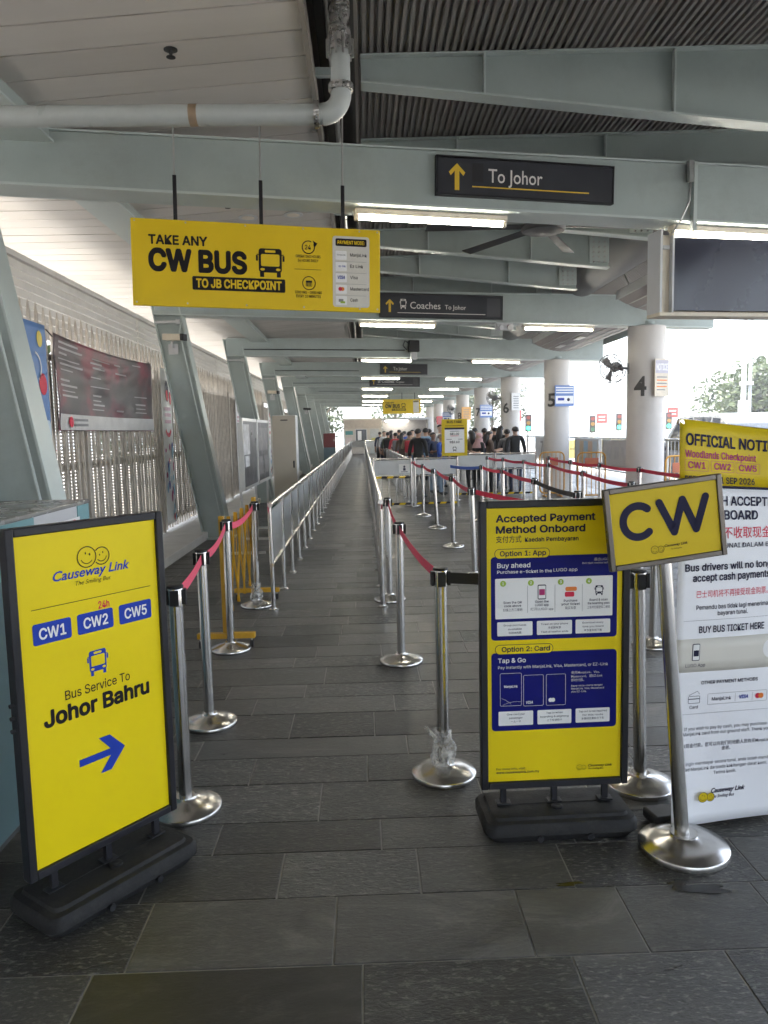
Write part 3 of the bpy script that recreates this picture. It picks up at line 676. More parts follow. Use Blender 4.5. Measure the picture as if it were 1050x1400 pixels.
ls = thing('swing_sign', 'yellow swing sign with blue arrow reading Bus Service To Johor Bahru', 'sign', (-.917, 2.51, 0), math.atan2(.798, .602))
po = swing_sign(ls)
for z in (.70, .74, .66): MB().tube([(-.3, 0, z), (-.287, 0, z)], .007, 8).build('frame_screw', BLACKP, ls)
smiley(po, -.015, 1.161, .034, PY, INK)
text(po, 'Causeway Link', .005, 1.099, .030, BLUE, w=.285, bold=.02, shear=.28, font='gill', y=PY)
text(po, 'The Smiling Bus', .005, 1.073, .014, INK, w=.13, bold=-.004, shear=.3, font='gill', y=PY)
flat(po, rrect(-.216, .228, 1.0205, 1.0225, .0008, 1), INK, PY, 'rule')
for x0, x1, s_ in ((-.216,-.085,'CW1'), (-.063,.071,'CW2'), (.095,.227,'CW5')):
    flat(po, rrect(x0, x1, .908, .976, .008), BLUE, PY, 'route_badge')
    text(po, s_, (x0+x1)/2, .925, .034, WHITE, w=.092, bold=.016, y=PY-.001)
text(po, '24h', .038, .981, .024, REDP, w=.042, bold=.012, y=PY)
bus_icon(po, .003, .802, .08, .085, BLUE, YEL, PY)
text(po, 'Bus Service To', 0, .708, .030, INK, w=.245, bold=.004, y=PY)
text(po, 'Johor Bahru', .0, .640, .050, INK, w=.40, bold=.028, y=PY)
flat(po, [(-.088,.468),(.03,.468),(-.012,.418),(.03,.418),(.087,.481),(.03,.541),(-.012,.541),(.03,.492),(-.088,.492)], BLUE, PY, 'arrow')

ps = thing('swing_sign', 'yellow swing sign listing Accepted Payment Method Onboard in navy boxes', 'sign', (.708, 2.82, 0), math.atan2(.03, 1))
po = swing_sign(ps)
text(po, 'Accepted Payment', -.224, 1.203, .026, INKN, w=.378, bold=.022, align='L', y=PY)
text(po, 'Method Onboard', -.224, 1.161, .026, INKN, w=.340, bold=.022, align='L', y=PY)
text(po, '支付方式', -.224, 1.127, .020, INKN, w=.097, bold=.006, align='L', y=PY)
text(po, 'Kaedah Pembayaran', -.114, 1.127, .0155, INKN, w=.204, bold=.015, align='L', y=PY)
flat(po, rrect(-.244, .24, .751, 1.072, .014), NAVY, PY, 'print_panel')
def tabpill(x0, x1, z0, z1):
    flat(po, rrect(x0, x1, z0, z1, (z1-z0)*.48), INKN, PY-.0006, 'print_panel'); flat(po, rrect(x0+.002, x1-.002, z0+.002, z1-.002, (z1-z0)*.44), YEL, PY-.0012, 'print_panel')
tabpill(-.230, -.019, 1.064, 1.102)
text(po, 'Option 1: App', -.122, 1.075, .0185, INKN, w=.176, bold=.015, y=PY-.0022)
text(po, 'Buy ahead', -.22, 1.030, .0175, WHITE, w=.126, bold=.01, align='L', y=PY-.001)
text(po, 'Purchase e-ticket in the', -.22, 1.0085, .0115, WHITE, w=.208, bold=.008, align='L', y=PY-.001)
text(po, 'LUGO app', -.006, 1.0105, .0118, GREYW, w=.092, bold=.008, align='L', y=PY-.001)
text(po, '通过LUGO app', .225, 1.048, .0085, GREYW, w=.075, bold=.0, align='R', y=PY-.001)
text(po, 'Beli tiket melalui aplikasi', .225, 1.036, .0065, GREYW, w=.12, bold=.0, align='R', y=PY-.001)
flat(po, rrect(-.228, .222, .834, .989, .004), WHITE, PY-.001, 'print_panel')
for x, s_ in ((-.198,'1'), (-.092,'2'), (.022,'3'), (.130,'4')):
    mb = MB(); disc(mb, x, .970, .0115, PY-.0018, 20); mb.build('step_dot', GREENP, po); text(po, s_, x, .9655, .010, WHITE, bold=.012, y=PY-.0026)
for x in (-.105, .0, .105): flat(po, rrect(x-.0006, x+.0006, .855, .960, .0003, 1), GREYP, PY-.0018, 'rule')
flat(po, rrect(-.066, -.034, .905, .962, .005), INKN, PY-.0018, 'phone_icon'); flat(po, rrect(-.0635, -.0365, .909, .958, .002), WHITE, PY-.0026, 'phone_icon'); flat(po, rrect(-.061, -.039, .922, .945, .002), MAGP, PY-.0034, 'phone_icon')
flat(po, rrect(.040, .084, .934, .950, .006), ORANGEP, PY-.0018, 'ticket_icon'); flat(po, rrect(.038, .074, .912, .931, .005), REDP, PY-.0018, 'ticket_icon')
bus_icon(po, .17, .933, .036, .038, INKN, WHITE, PY-.0018)
for x, a, b_, c_ in ((-.162,'Scan the QR','code above','扫描上方二维码'), (-.05,'Open the','LUGO app','打开LUGO app'), (.06,'Purchase','your ticket','购买车票'), (.168,'Board & scan','the boarding pass','上车并扫描登车二维码')):
    text(po, a, x, .893, .0085, INKN, w=min(.07, .0065*len(a)), bold=.012, y=PY-.0018); text(po, b_, x, .880, .0085, INKN, w=min(.085, .0065*len(b_)), bold=.012, y=PY-.0018)
    text(po, c_, x, .864, .0085, INKN, w=min(.088, .0105*len(c_)), bold=.0, y=PY-.0018)
for (x0, x1), ls_ in zip(((-.221,-.086), (-.069,.066), (.080,.214)), (('Group purchases','available','可团体购票'), ('Ticket on your phone','手机即车票','Tiket di telefon anda'), ('Download every','time you board','每次登车前下载'))):
    flat(po, rrect(x0, x1, .768, .822, .004), WHITE, PY-.001, 'print_panel')
    for i, s_ in enumerate(ls_): text(po, s_, (x0+x1)/2, .806-.015*i, .0068, INKN, w=min(.105, .0058*len(s_)*(1.7 if ord(s_[0]) > 999 else 1)), bold=.004, y=PY-.0018)
flat(po, rrect(-.244, .241, .395, .702, .014), NAVY, PY, 'print_panel')
tabpill(-.230, -.006, .696, .734)
text(po, 'Option 2: Card', -.112, .707, .0185, INKN, w=.186, bold=.015, y=PY-.0022)
text(po, 'Tap & Go', -.219, .664, .017, WHITE, w=.107, bold=.01, align='L', y=PY-.001)
text(po, 'Pay instantly with ManjaLink, Visa, Mastercard, or EZ-Link', -.219, .640, .0108, GREYW, w=.426, bold=.008, align='L', y=PY-.001)
for (x0, x1, z0, z1) in ((-.211,-.129,.494,.622), (-.121,-.044,.491,.612), (-.033,.042,.490,.612)):
    mb = MB(); stroke(mb, rrect(x0, x1, z0, z1, .005, 3), .0014, PY-.001, closed=True); mb.build('card_outline', GREYW, po)
text(po, 'ManjaLink', -.17, .566, .009, WHITE, w=.052, bold=.01, y=PY-.001); text(po, 'VISA', -.098, .500, .010, WHITE, w=.026, bold=.015, shear=.2, y=PY-.001)
mb = MB(); ring(mb, -.24, .43, .10, .001, PY-.001, 12, 45, 70); ring(mb, -.15, .40, .11, .001, PY-.001, 12, 80, 118); mb.build('card_outline', GREYW, po)
mb = MB(); disc(mb, -.0165, .511, .008, PY-.001); disc(mb, -.0065, .511, .008, PY-.0013); mb.build('emblem', WHITE, po)
for i, s_ in enumerate(('使用ManjaLink、Visa、', 'Mastercard、或EZ-Link', '即时付款。')): text(po, s_, .064, .611-.015*i, .0085, GREYW, w=(.112,.122,.05)[i], bold=.004, align='L', y=PY-.001)
for i, s_ in enumerate(('Bayar serta-merta dengan', 'ManjaLink, Visa, Mastercard', 'atau EZ-Link.')): text(po, s_, .064, .560-.0115*i, .0068, GREYW, w=(.122,.128,.06)[i], bold=.006, align='L', y=PY-.001)
for (x0, x1), ls_ in zip(((-.218,-.084), (-.067,.065), (.082,.215)), (('One card per','passenger','一人一卡'), ('Tap in when','boarding & alighting','上下车请拍卡'), ('Tap out is not required','for this route','本路线无需拍卡下车'))):
    flat(po, rrect(x0, x1, .416, .472, .004), WHITE, PY-.001, 'print_panel')
    for i, s_ in enumerate(ls_): text(po, s_, (x0+x1)/2, .457-.0145*i, .0068, INKN, w=min(.11, .0058*len(s_)*(1.7 if ord(s_[0]) > 999 else 1)), bold=.004, y=PY-.0018)
text(po, 'For more info, visit:', -.228, .238, .0085, INKN, w=.115, bold=.006, align='L', y=PY); text(po, 'www.causewaylink.com.my', -.228, .224, .0088, INKN, w=.168, bold=.012, align='L', y=PY)
smiley(po, .098, .236, .0105, PY, INK); text(po, 'Causeway Link', .132, .237, .0095, INK, w=.096, bold=.02, shear=.28, font='gill', align='L', y=PY); text(po, 'The Smiling Bus', .132, .226, .0065, INK, w=.062, bold=.01, shear=.28, font='gill', align='L', y=PY)

# ================================================================== CW sign on a leaning post
cwp = thing('sign_post', 'leaning stainless post with a framed yellow CW sign in front of notice', 'sign post', (1.134, 2.613, 0))
MB().lathe([(.158,.0),(.16,.004),(.16,.024),(.157,.028),(.10,.046),(.055,.058),(.048,.064),(.047,.07)], 56).build('base', CHROMEB, cwp, smooth=True)
pt, pb = Vector((-.094,-.01,1.08)), Vector((-.005,0,.05))
MB().tube([pb, pt], .0255, 24).build('pole', CHROME, cwp, smooth=True)
MB().tube([pb+Vector((0,0,.002)), pb+(pt-pb)*.02], .030, 24).build('collar', CHROMEB, cwp, smooth=True)
bd = bpy.data.objects.new('sign_board', None); COL.objects.link(bd); bd.parent = cwp
bd.location = (-.1, -.028, 1.215); bd.rotation_euler = (0, -.108, .08)
FRB = pm('pewter_frame', (.13,.115,.10), .35, .8, var=.1)
hw, hh = .212, .143
for a in ((-hw, -hw+.019, -hh, hh), (hw-.019, hw, -hh, hh)): MB().box(a[0], a[1], -.012, .012, a[2], a[3]).build('frame_bar', FRB, bd, bevel=.003)
for a, b_ in ((-hh, -hh+.019), (hh-.019, hh)): MB().box(-hw+.0192, hw-.0192, -.0118, .0118, a, b_).build('frame_bar', FRB, bd, bevel=.003)
MB().box(-hw+.0192, hw-.0192, -.005, .005, -hh+.0192, hh-.0192).build('poster', YELB, bd)
mb = MB(); Y0 = -.0062; wd = .027
ring(mb, -.098, .018, .054, wd, Y0, 28, 48, 312)
for a in (48, 312): disc(mb, -.098+.054*math.cos(R(a)), .018+.054*math.sin(R(a)), wd/2, Y0-.0002, 16)
W_ = [(-.018,.072), (.028,-.036), (.066,.072), (.108,-.036), (.150,.072)]
for p, q in zip(W_, W_[1:]): stroke(mb, [p, q], wd, Y0-.0004)
for p in W_: disc(mb, p[0], p[1], wd/2, Y0-.0006, 16)
mb.build('lettering', INKN, bd)
smiley(bd, -.048, -.088, .0135, Y0, INK); text(bd, 'Causeway Link', -.012, -.084, .0085, INK, w=.085, bold=.025, shear=.25, font='gill', align='L', y=Y0); text(bd, 'The Smiling Bus', .01, -.096, .005, INK, w=.04, bold=.0, shear=.25, font='gill', align='L', y=Y0)

# ================================================================== official notice banner
no = thing('notice_banner', 'tall white banner with yellow head reading Official Notice behind the post', 'banner', (1.136, 2.726, 0), math.atan2(.17, 1))
def nw(x, y, z):
    s_ = max(0, min(1, (z-1.0)/.57)); 
    return (x, y+.012*math.sin(z*4.2+x*5)-.02*max(0, z-1.2)*math.sin(x*14+1), z-.12*x*s_)
def nsheet(z0, z1, mat, name, y=0, x0=0, x1=.462, th=.0012):
    mb = MB(); nx, nz = 14, max(2, int((z1-z0)/.04)); 
    for j in range(nz+1):
        for i in range(nx+1): mb.v.append(nw(x0+(x1-x0)*i/nx, y, z0+(z1-z0)*j/nz))
    for j in range(nz):
        for i in range(nx):
            a = j*(nx+1)+i; mb.f.append((a, a+1, a+nx+2, a+nx+1)); mb.mi.append(0)
    o = mb.build(name, mat, no, smooth=True); sm = o.modifiers.new('thickness', 'SOLIDIFY'); sm.thickness = th; sm.offset = 1; return o
main = nsheet(.02, 1.328, PAPER, 'banner_cloth'); head = nsheet(1.334, 1.572, YELB, 'banner_head')
nsheet(1.326, 1.336, INKN, 'banner_rule', -.0012)
NY = -.0034
def nt_(s_, x, z, h, mat, **k): return text(head if z > 1.33 else main, s_, x, z, h, mat, y=NY, warp=nw, **k)
nt_('OFFICIAL NOTICE', .226, 1.482, .040, INKN, w=.405, bold=.022)
nt_('Woodlands Checkpoint', .020, 1.437, .0255, MAGP, w=.305, bold=.014, align='L')
for x, s_ in ((.026,'CW1'), (.138,'CW2'), (.247,'CW5')):
    mb = MB(); stroke(mb, rrect(x-.006, x+.094, 1.388, 1.428, .002, 2), .0012, NY, closed=True); mb.v = [nw(*v) for v in mb.v]; mb.build('box_outline', MAGP, head); nt_(s_, x+.044, 1.397, .024, MAGP, w=.075, bold=.016)
nt_('EFFECTIVE 1 SEP 2026', .020, 1.345, .0235, INKN, w=.30, bold=.014, align='L')
for s_, z, h, mt, w_, b_ in (('NO CASH ACCEPTED', 1.262, .034, INKN, .40, .018), ('ONBOARD', 1.208, .034, INKN, .215, .018), ('巴士上不收取现金', 1.138, .034, REDP, .33, .004), ('BAYARAN TUNAI DALAM BAS', 1.098, .018, INKN, .38, .006),
    ('Bus drivers will no longer', 1.015, .026, INKN, .40, .018), ('accept cash payments.', .975, .026, INKN, .335, .018), ('巴士司机将不再接受现金购票。', .915, .020, REDP, .30, .0), ('Pemandu bas tidak lagi menerima', .868, .0165, INKN, .30, .006), ('bayaran tunai.', .843, .0165, INKN, .125, .006),
    ('BUY BUS TICKET HERE', .779, .0245, INKN, .27, .014)): nt_(s_, .226, z, h, mt, w=w_, bold=b_)
def dots(z):
    mb = MB(); n = 60
    for i in range(n): x = .03+.40*i/n; quad(mb, x, x+.0035, z, z+.0015, NY)
    mb.v = [nw(*v) for v in mb.v]; mb.build('dotted_rule', INKN, main)
dots(.826); dots(.462)
def nflat(poly, mat, name='print_panel', lay=0): return flat(main, poly, mat, NY-lay*.0008, name, nw)
nsheet(.628, .757, GREYW, 'print_panel', -.0022)
nflat(rrect(.068, .098, .672, .738, .005), INKN, 'phone_icon', 1); nflat(rrect(.0705, .0955, .675, .735, .003), WHITE, 'phone_icon', 2); nflat(rrect(.073, .093, .69, .713, .002), INKN, 'phone_icon', 3)
nt_('LUGO App', .083, .648, .0125, INKN, w=.078, bold=.004)
mb = MB(); disc(mb, .395, .70, .038, NY-.001, 24); mb.v = [nw(*v) for v in mb.v]; mb.build('print_panel', WHITE, main); nflat(rrect(.381, .409, .70, .718, .004), REDP, 'ticket_icon', 2)
nt_('OTHER PAYMENT METHODS', .226, .578, .0125, INKN, w=.23, bold=.012)
mb = MB(); stroke(mb, rrect(.062, .108, .505, .533, .004, 3), .0016, NY, closed=True); stroke(mb, [(.064,.537),(.098,.552),(.106,.54)], .0014, NY); stroke(mb, [(.063,.522),(.107,.522)], .003, NY); mb.v = [nw(*v) for v in mb.v]; mb.build('card_icon', INKN, main)
nt_('Card', .085, .484, .012, INKN, w=.034, bold=.004)
mb = MB(); stroke(mb, rrect(.140, .382, .496, .538, .003, 2), .0012, NY, closed=True); stroke(mb, [(.252,.5),(.252,.534)], .001, NY); stroke(mb, [(.322,.5),(.322,.534)], .001, NY); mb.v = [nw(*v) for v in mb.v]; mb.build('box_outline', GREYP, main)
nt_('ManjaLink', .196, .511, .0125, INKN, w=.078, bold=.006); nt_('VISA', .287, .511, .0135, BLUE, w=.036, bold=.02, shear=.2)
mb = MB(); disc(mb, .345, .517, .0105, NY); mb.v = [nw(*v) for v in mb.v]; mb.build('emblem', REDP, main); mb = MB(); disc(mb, .358, .517, .0105, NY-.0006); mb.v = [nw(*v) for v in mb.v]; mb.build('emblem', ORANGEP, main)
for s_, z, w_, h in (('If you wish to pay by cash, you may purchase a', .398, .352, .0125), ('ManjaLink card from our ground staff. Thank you.', .377, .362, .0125), ('若以现金付款，您可以向我们的地勤人员购买ManjaLink卡', .330, .40, .0125), ('谢谢。', .310, .036, .0125),
    ('Jika ingin membayar secara tunai, anda boleh membeli', .258, .40, .0125), ('kad ManjaLink daripada kakitangan darat kami.', .236, .352, .0125), ('Terima kasih.', .214, .095, .0125)): nt_(s_, .226, z, h, INKN, w=w_, bold=.002)
smiley(main, .128, .132, .0195, NY, INK, YELB); nt_('Causeway Link', .170, .139, .018, INKN, w=.145, bold=.022, shear=.28, font='gill', align='L'); nt_('The Smiling Bus', .170, .118, .012, INKN, w=.10, bold=.012, shear=.28, font='gill', align='L')
MB().tube([(.02,.04,1.565),(.44,.04,1.515)], .008, 8).build('top_bar', GALV, no); MB().tube([(.23,.05,.04),(.23,.045,1.54)], .010, 10).build('back_pole', GALV, no)
MB().tube([(.008,-.004,1.558),(.008,.012,1.558)], .011, 12).build('eyelet', CHROMEB, no)
MB().box(-.045, .47, .03, .14, .004, .05).build('stand_foot', BLACKP, no, bevel=.012)

# ================================================================== stanchions with belts
def st_meshes():
    d = {}
    d['base'] = MB().lathe([(.143,.0),(.1455,.004),(.1455,.020),(.142,.025),(.09,.042),(.05,.054),(.042,.060),(.040,.066)], 44).mesh('base', CHROMEB, True)
    d['pole'] = MB().tube([(0,0,.058),(0,0,.872)], .0268, 22).mesh('pole', CHROME, True)
    d['head'] = MB().lathe([(.0285,.868),(.0315,.871),(.0315,.936),(.030,.940)], 24).mesh('head', CHROME, True)
    d['cap'] = MB().lathe([(.0325,.9402),(.0335,.943),(.0325,.951),(.027,.953)], 24).mesh('head_cap', BLACKP, True)
    mb = MB()
    for a in range(4):
        t = math.pi/2*a; c, s_ = math.cos(t), math.sin(t)
        mb.ob((.0365*c, .0365*s_, .905), (.0055*c, .0055*s_, 0), (-.017*s_, .017*c, 0), (0,0,.031))
    d['clip'] = mb.mesh('belt_clips', BLACKP)
    d['plain'] = None
    return d
STM = st_meshes()
def stanchion(x, y, label, face=0, tilt=0, group=None, h=1.0, wrap=False):
    t = thing('queue_stanchion', label, 'stanchion', (x, y, 0), 0, group)
    inst('base', STM['base'], t)
    rot = (0, tilt, 0)
    inst('pole', STM['pole'], t, (0,0,0), rot); hd = inst('head', STM['head'], t, (0,0,0), rot); inst('head_cap', STM['cap'], hd)
    cl = inst('belt_clips', STM['clip'], hd, (0,0,0), (0,0,face)); cl['kind'] = 'stuff'
    t['tx'] = math.sin(tilt)*.905
    if wrap: plastic_wrap(t)
    return t
def belt(owner, x0, y0, x1, y1, mat, z0=.905, z1=.905, sag=.02, twist=0):
    """webbing strip from the owner's head to the next one"""
    p, q = Vector((x0, y0, 0)), Vector((x1, y1, 0)); d = (q-p); L_ = d.length; d.normalize(); o0 = Vector(owner.location); sd = Vector((-d.y, d.x, 0)); mb = MB(); n = 10
    a, L2 = .040, L_-.040
    for i in range(n+1):
        s_ = a+(L2-a)*i/n; t = i/n; zc = z0+(z1-z0)*t-4*sag*t*(1-t); c = p+d*s_-o0; tw = twist*math.sin(math.pi*t)
        u = Vector((0,0,math.cos(tw)))+sd*math.sin(tw); nrm = sd*math.cos(tw)-Vector((0,0,math.sin(tw)))
        for e1, e2 in ((-1,-1), (1,-1), (1,1), (-1,1)): mb.v.append(tuple(c+Vector((0,0,zc))+u*(.0245*e2)+nrm*(.0009*e1)))
    for i in range(n):
        for k in range(4): mb.f.append((4*i+k, 4*i+(k+1) % 4, 4*i+4+(k+1) % 4, 4*i+4+k)); mb.mi.append(0)
    mb.f += [(3,2,1,0), tuple(4*n+k for k in range(4))]; mb.mi += [0, 0]
    return mb.build('belt', mat, owner, smooth=False)
def wrap_mat():
    m = bpy.data.materials.new('clear_plastic_wrap'); m.use_nodes = True; t = m.node_tree; N = t.nodes; L = t.links; b = N['Principled BSDF']
    b.inputs['Base Color'].default_value = (.85,.85,.84,1); b.inputs['Roughness'].default_value = .35
    no_ = N.new('ShaderNodeTexNoise'); no_.inputs['Scale'].default_value = 28; no_.inputs['Detail'].default_value = 6; tc = N.new('ShaderNodeTexCoord'); L.new(tc.outputs['Object'], no_.inputs[0])
    mr = N.new('ShaderNodeMapRange'); mr.inputs['From Min'].default_value = .38; mr.inputs['From Max'].default_value = .65; mr.inputs['To Min'].default_value = .08; mr.inputs['To Max'].default_value = .6; L.new(no_.outputs[0], mr.inputs[0]); L.new(mr.outputs[0], b.inputs['Alpha'])
    bp = N.new('ShaderNodeBump'); bp.inputs['Strength'].default_value = .8; bp.inputs['Distance'].default_value = .01; L.new(no_.outputs[0], bp.inputs['Height']); L.new(bp.outputs[0], b.inputs['Normal']); return m
WRAP = wrap_mat()
def plastic_wrap(t):
    rnd = random.Random(3); mb = MB(); n = 28; rows_ = 16
    for j in range(rows_):
        z = .045+.17*j/(rows_-1)
        for k in range(n):
            a = 2*math.pi*k/n; r = .036+.020*math.exp(-((z-.10)/.05)**2)+rnd.uniform(-.004,.006)+.006*math.sin(a*3+z*60); mb.v.append((r*math.cos(a), r*math.sin(a), z+rnd.uniform(-.006,.006)))
    for j in range(rows_-1):
        for k in range(n): mb.f.append((j*n+k, j*n+(k+1) % n, (j+1)*n+(k+1) % n, (j+1)*n+k)); mb.mi.append(0)
    mb.build('plastic_wrap', WRAP, t, smooth=True)
    mb = MB(); mb.add([(-.03,-.02,.19),(-.075,-.03,.245),(-.09,-.02,.235),(-.05,.0,.17),(-.035,-.03,.17),(-.06,-.045,.21)], [(0,1,2,3),(0,3,4),(1,0,4,5)]); mb.build('plastic_flap', WRAP, t)
L_ = [(-.774,3.037),(-.866,3.983),(-.995,5.391),(-1.0,6.782)]
lab = ['stainless stanchion half hidden behind the yellow arrow sign, at its right edge', 'stainless stanchion standing on open slate just behind the yellow arrow sign', 'stainless stanchion beside the near post of the folding yellow gate', 'stainless stanchion with plastic wrapped round its base by the left rail']
Ls = [stanchion(x, y, l, math.atan2(1,-.09), wrap=(i == 3), tilt=(.0, -.004, .004, .012)[i]) for i, ((x, y), l) in enumerate(zip(L_, lab))]
for i in range(3): belt(Ls[i], *L_[i], *L_[i+1], BELT_PINK, sag=(.015,.04,.05)[i])
R_ = [(.325,3.281),(.218,4.992),(.205,6.871)]
lab = ['stainless stanchion with crumpled plastic wrap round its base left of payment sign', 'stainless stanchion in mid corridor between the wrapped stanchion and right rail', 'stainless stanchion standing at the front end of the right rail']
Rs = [stanchion(x, y, l, math.atan2(1,-.06), wrap=(i == 0), tilt=(-.004, .002, -.004)[i]) for i, ((x, y), l) in enumerate(zip(R_, lab))]
for i in range(2): belt(Rs[i], *R_[i], *R_[i+1], BELT_PINK, sag=.03)
P5 = (1.157, 3.115); s5 = stanchion(*P5, 'stainless stanchion directly behind the right edge of the payment sign', tilt=-.02)
belt(Rs[0], *R_[0], *P5, BELT_BLK, sag=.006)
P6 = (2.005, 5.197); s6 = stanchion(*P6, 'stainless stanchion between the payment sign and the tall notice banner, farther back', tilt=.015)
M_ = [(.988,15.6),(1.048,13.68),(1.128,11.89),(1.156,9.97),(1.13,7.84)]
lab = ['stainless stanchion at the end of the striped cross barrier, start of a red belt', 'upright stainless stanchion second from the striped cross barrier along the red belt', 'tilted stainless stanchion third from the striped cross barrier along the red belt', 'stainless stanchion midway along the red belt right of the right rail', 'stainless stanchion rising just above the left corner of the payment sign']
Ms = [stanchion(x, y, l, 1.5, tilt=(0, .005, -.055, -.01, -.03)[i]) for i, ((x, y), l) in enumerate(zip(M_, lab))]
for i in range(4): belt(Ms[i], *M_[i], *M_[i+1], BELT, sag=.03)
belt(Ms[4], *M_[4], *P6, BELT, sag=.03)
A_ = [(3.911,16.01),(3.80,13.9),(3.93,12.6),(4.006,10.997),(4.2,8.9)]
B_ = [(2.741,16.83),(2.899,15.778),(3.041,14.462),(3.18,13.021),(3.009,10.408),(2.884,8.154)]
C_ = [(1.982,12.785),(2.088,11.466),(2.051,9.121),(2.006,7.103)]
for nm, row, mats, words in (('A', A_, [BELT]*4, 'outer red belt line in front of round columns'), ('B', B_, [BELT]*5, 'middle red belt line before the queue'), ('C', C_, [BELT, BELT, BELT_BLK], 'inner belt line that ends in black webbing')):
    objs = []
    for i, (x, y) in enumerate(row):
        pos = ('farthest', 'second farthest', 'third farthest', 'fourth farthest', 'fifth farthest', 'nearest')[i] if i < len(row)-1 else 'nearest'
        objs.append(stanchion(x, y, f'{pos} stainless stanchion on the {words}', 1.4, tilt=random.uniform(-.015, .015)))
    for i in range(len(row)-1): belt(objs[i], *row[i], *row[i+1], mats[i], sag=.02, z0=.905, z1=.905)
    if nm == 'C': belt(objs[0], *row[0], 1.5, 13.5, BELT_BLUE, sag=.02)
    if nm == 'C': pass
# price board on its own stanchion
bs = stanchion(1.98, 16.68, 'stainless stanchion that carries the yellow bus fare board', 0)
bf = thing('fare_board', 'yellow framed board headed BUS FARE standing above the queue', 'sign', (1.98, 16.64, .98))
MB().box(-.28, .28, -.012, .012, .0, .80).build('board', YELB, bf, bevel=.006)
pp = MB().box(-.215, .215, -.0145, -.0122, .07, .615).build('price_sheet', WHITE, bf)
flat(pp, rrect(-.215, .215, .575, .615, .002, 1), INKN, -.0155)
text(bf, 'BUS FARE', 0, .715, .05, INK, w=.33, bold=.02, y=-.0125); flat(bf, rrect(-.2, .2, .650, .660, .002, 1), INK, -.0128, 'rule')
text(pp, 'S$1.00', 0, .455, .045, INK, w=.20, bold=.02, y=-.0155); text(pp, 'S$2.60', 0, .28, .045, INK, w=.22, bold=.02, y=-.0155)
flat(pp, rrect(-.09, .09, .43, .44, .002, 1), REDP, -.0155, 'rule')
for x0, x1, z in ((-.18,-.06,.355), (.08,.18,.355), (-.1,.1,.53)): flat(pp, rrect(x0, x1, z, z+.014, .002, 1), GREYP, -.0155, 'rule')
bus_icon(pp, 0, .15, .09, .10, INK, WHITE, -.0155)
MB().box(-.06, .06, -.02, .02, -.05, -.0005).build('bracket', BLACKP, bf)
# ================================================================== fixed queue rails
random.seed(41)
def queue_rail(label, x, y0, y1, name='queue_rail', step=.9, x_end=None):
    t = thing(name, label, 'railing', (x, y0, 0)); n = int(round((y1-y0)/step)); xe = (x if x_end is None else x_end)-x
    post = MB().tube([(0,0,.008),(0,0,.925)], .0195, 12).mesh('post', CHROME, True); foot = MB().lathe([(.046,.0),(.046,.008),(.024,.016),(.022,.022)], 18).mesh('post_foot', CHROMEB, True)
    pan = MB().box(-.004, .004, .035, step-.035, .44, .885).mesh('panel', PANEL)
    for i in range(n+1):
        px = xe*i/n; o = inst('post', post, t, (px, i*step, 0), (random.uniform(-.006,.006), random.uniform(-.012,.012), 0)); inst('post_foot', foot, o)
        if i < n: inst('panel', pan, t, (px, i*step, random.uniform(-.002,.002)), (0, 0, -math.atan2(xe, n*step)+random.uniform(-.004,.004)))
    for z, r in ((.935, .024), (.405, .019)): MB().tube([(0,-.02,z),(xe,n*step+.02,z)], r, 14).build('top_rail' if z > .5 else 'lower_rail', CHROME, t, smooth=True)
    return t
queue_rail('long stainless queue rail with grey panels on the left of corridor', -.83, 6.62, 52.5)
queue_rail('long stainless queue rail with grey panels on the right of corridor', .134, 6.62, 52.5, x_end=.06)
queue_rail('stainless panel rail running beside the queue beyond the striped barrier', .97, 15.75, 40, x_end=.62)
def cross_barrier(x0, x1, y, label, hazard=True, notice=False, rz=0):
    L_ = x1-x0; t = thing('queue_barrier', label, 'barrier', (x0, y, 0), rz)
    for xx in (.0, L_): MB().tube([(xx,0,.0),(xx,0,1.0)], .021, 12).build('post', CHROME, t, smooth=True)
    MB().tube([(.021,0,.985),(L_-.021,0,.985)], .02, 12).build('top_rail', CHROME, t, smooth=True)
    MB().box(.024, L_-.024, -.005, .005, .66, .955).build('panel', PANEL, t)
    MB().tube([(.021,0,.63),(L_-.021,0,.63)], .016, 10).build('lower_rail', CHROME, t, smooth=True)
    n = int(L_/.13)
    for i in range(1, n): MB().tube([(L_*i/n,0,.10),(L_*i/n,0,.615)], .009, 8).build('bar', CHROME, t)
    hz = 'lower' 
    for zz in ((.595, .05) if hazard else (.05,)):
        k = int(L_/.12)
        for i in range(k):
            a, b_ = .024+(L_-.048)*i/k, .024+(L_-.048)*(i+1)/k; zz2 = zz
            MB().hexa([(a,-.024,zz2),(b_,-.024,zz2),(b_,-.018,zz2),(a,-.018,zz2),(a+.03,-.024,zz2+.04),(b_+.03 if i < k-1 else b_,-.024,zz2+.04),(b_+.03 if i < k-1 else b_,-.018,zz2+.04),(a+.03,-.018,zz2+.04)]).build('hazard_stripe', INK if i % 2 else YELS, t)
    if notice:
        s_ = MB().box(.52, .74, -.009, -.006, .70, .88).build('notice_sheet', WHITE, t)
        mb = MB(); disc(mb, .63, .825, .022, -.0098, 14); quad(mb, .605, .655, .745, .797, -.0098); mb.build('person_symbol', INKN, s_); flat(s_, rrect(.56,.70,.715,.728,.002,1), INKN, -.0098, 'rule')
    return t
cross_barrier(.18, .95, 15.45, 'grey panel barrier with black and yellow stripe and a small white notice', True, True)
cross_barrier(1.03, 1.9, 15.5, 'grey panel barrier left of the fare board, behind tilted stanchions', False)
cross_barrier(2.06, 2.98, 17.5, 'grey panel barrier in front of the woman in pale headscarf', False)
cross_barrier(3.02, 3.95, 17.45, 'grey panel barrier in front of the man in black', False)
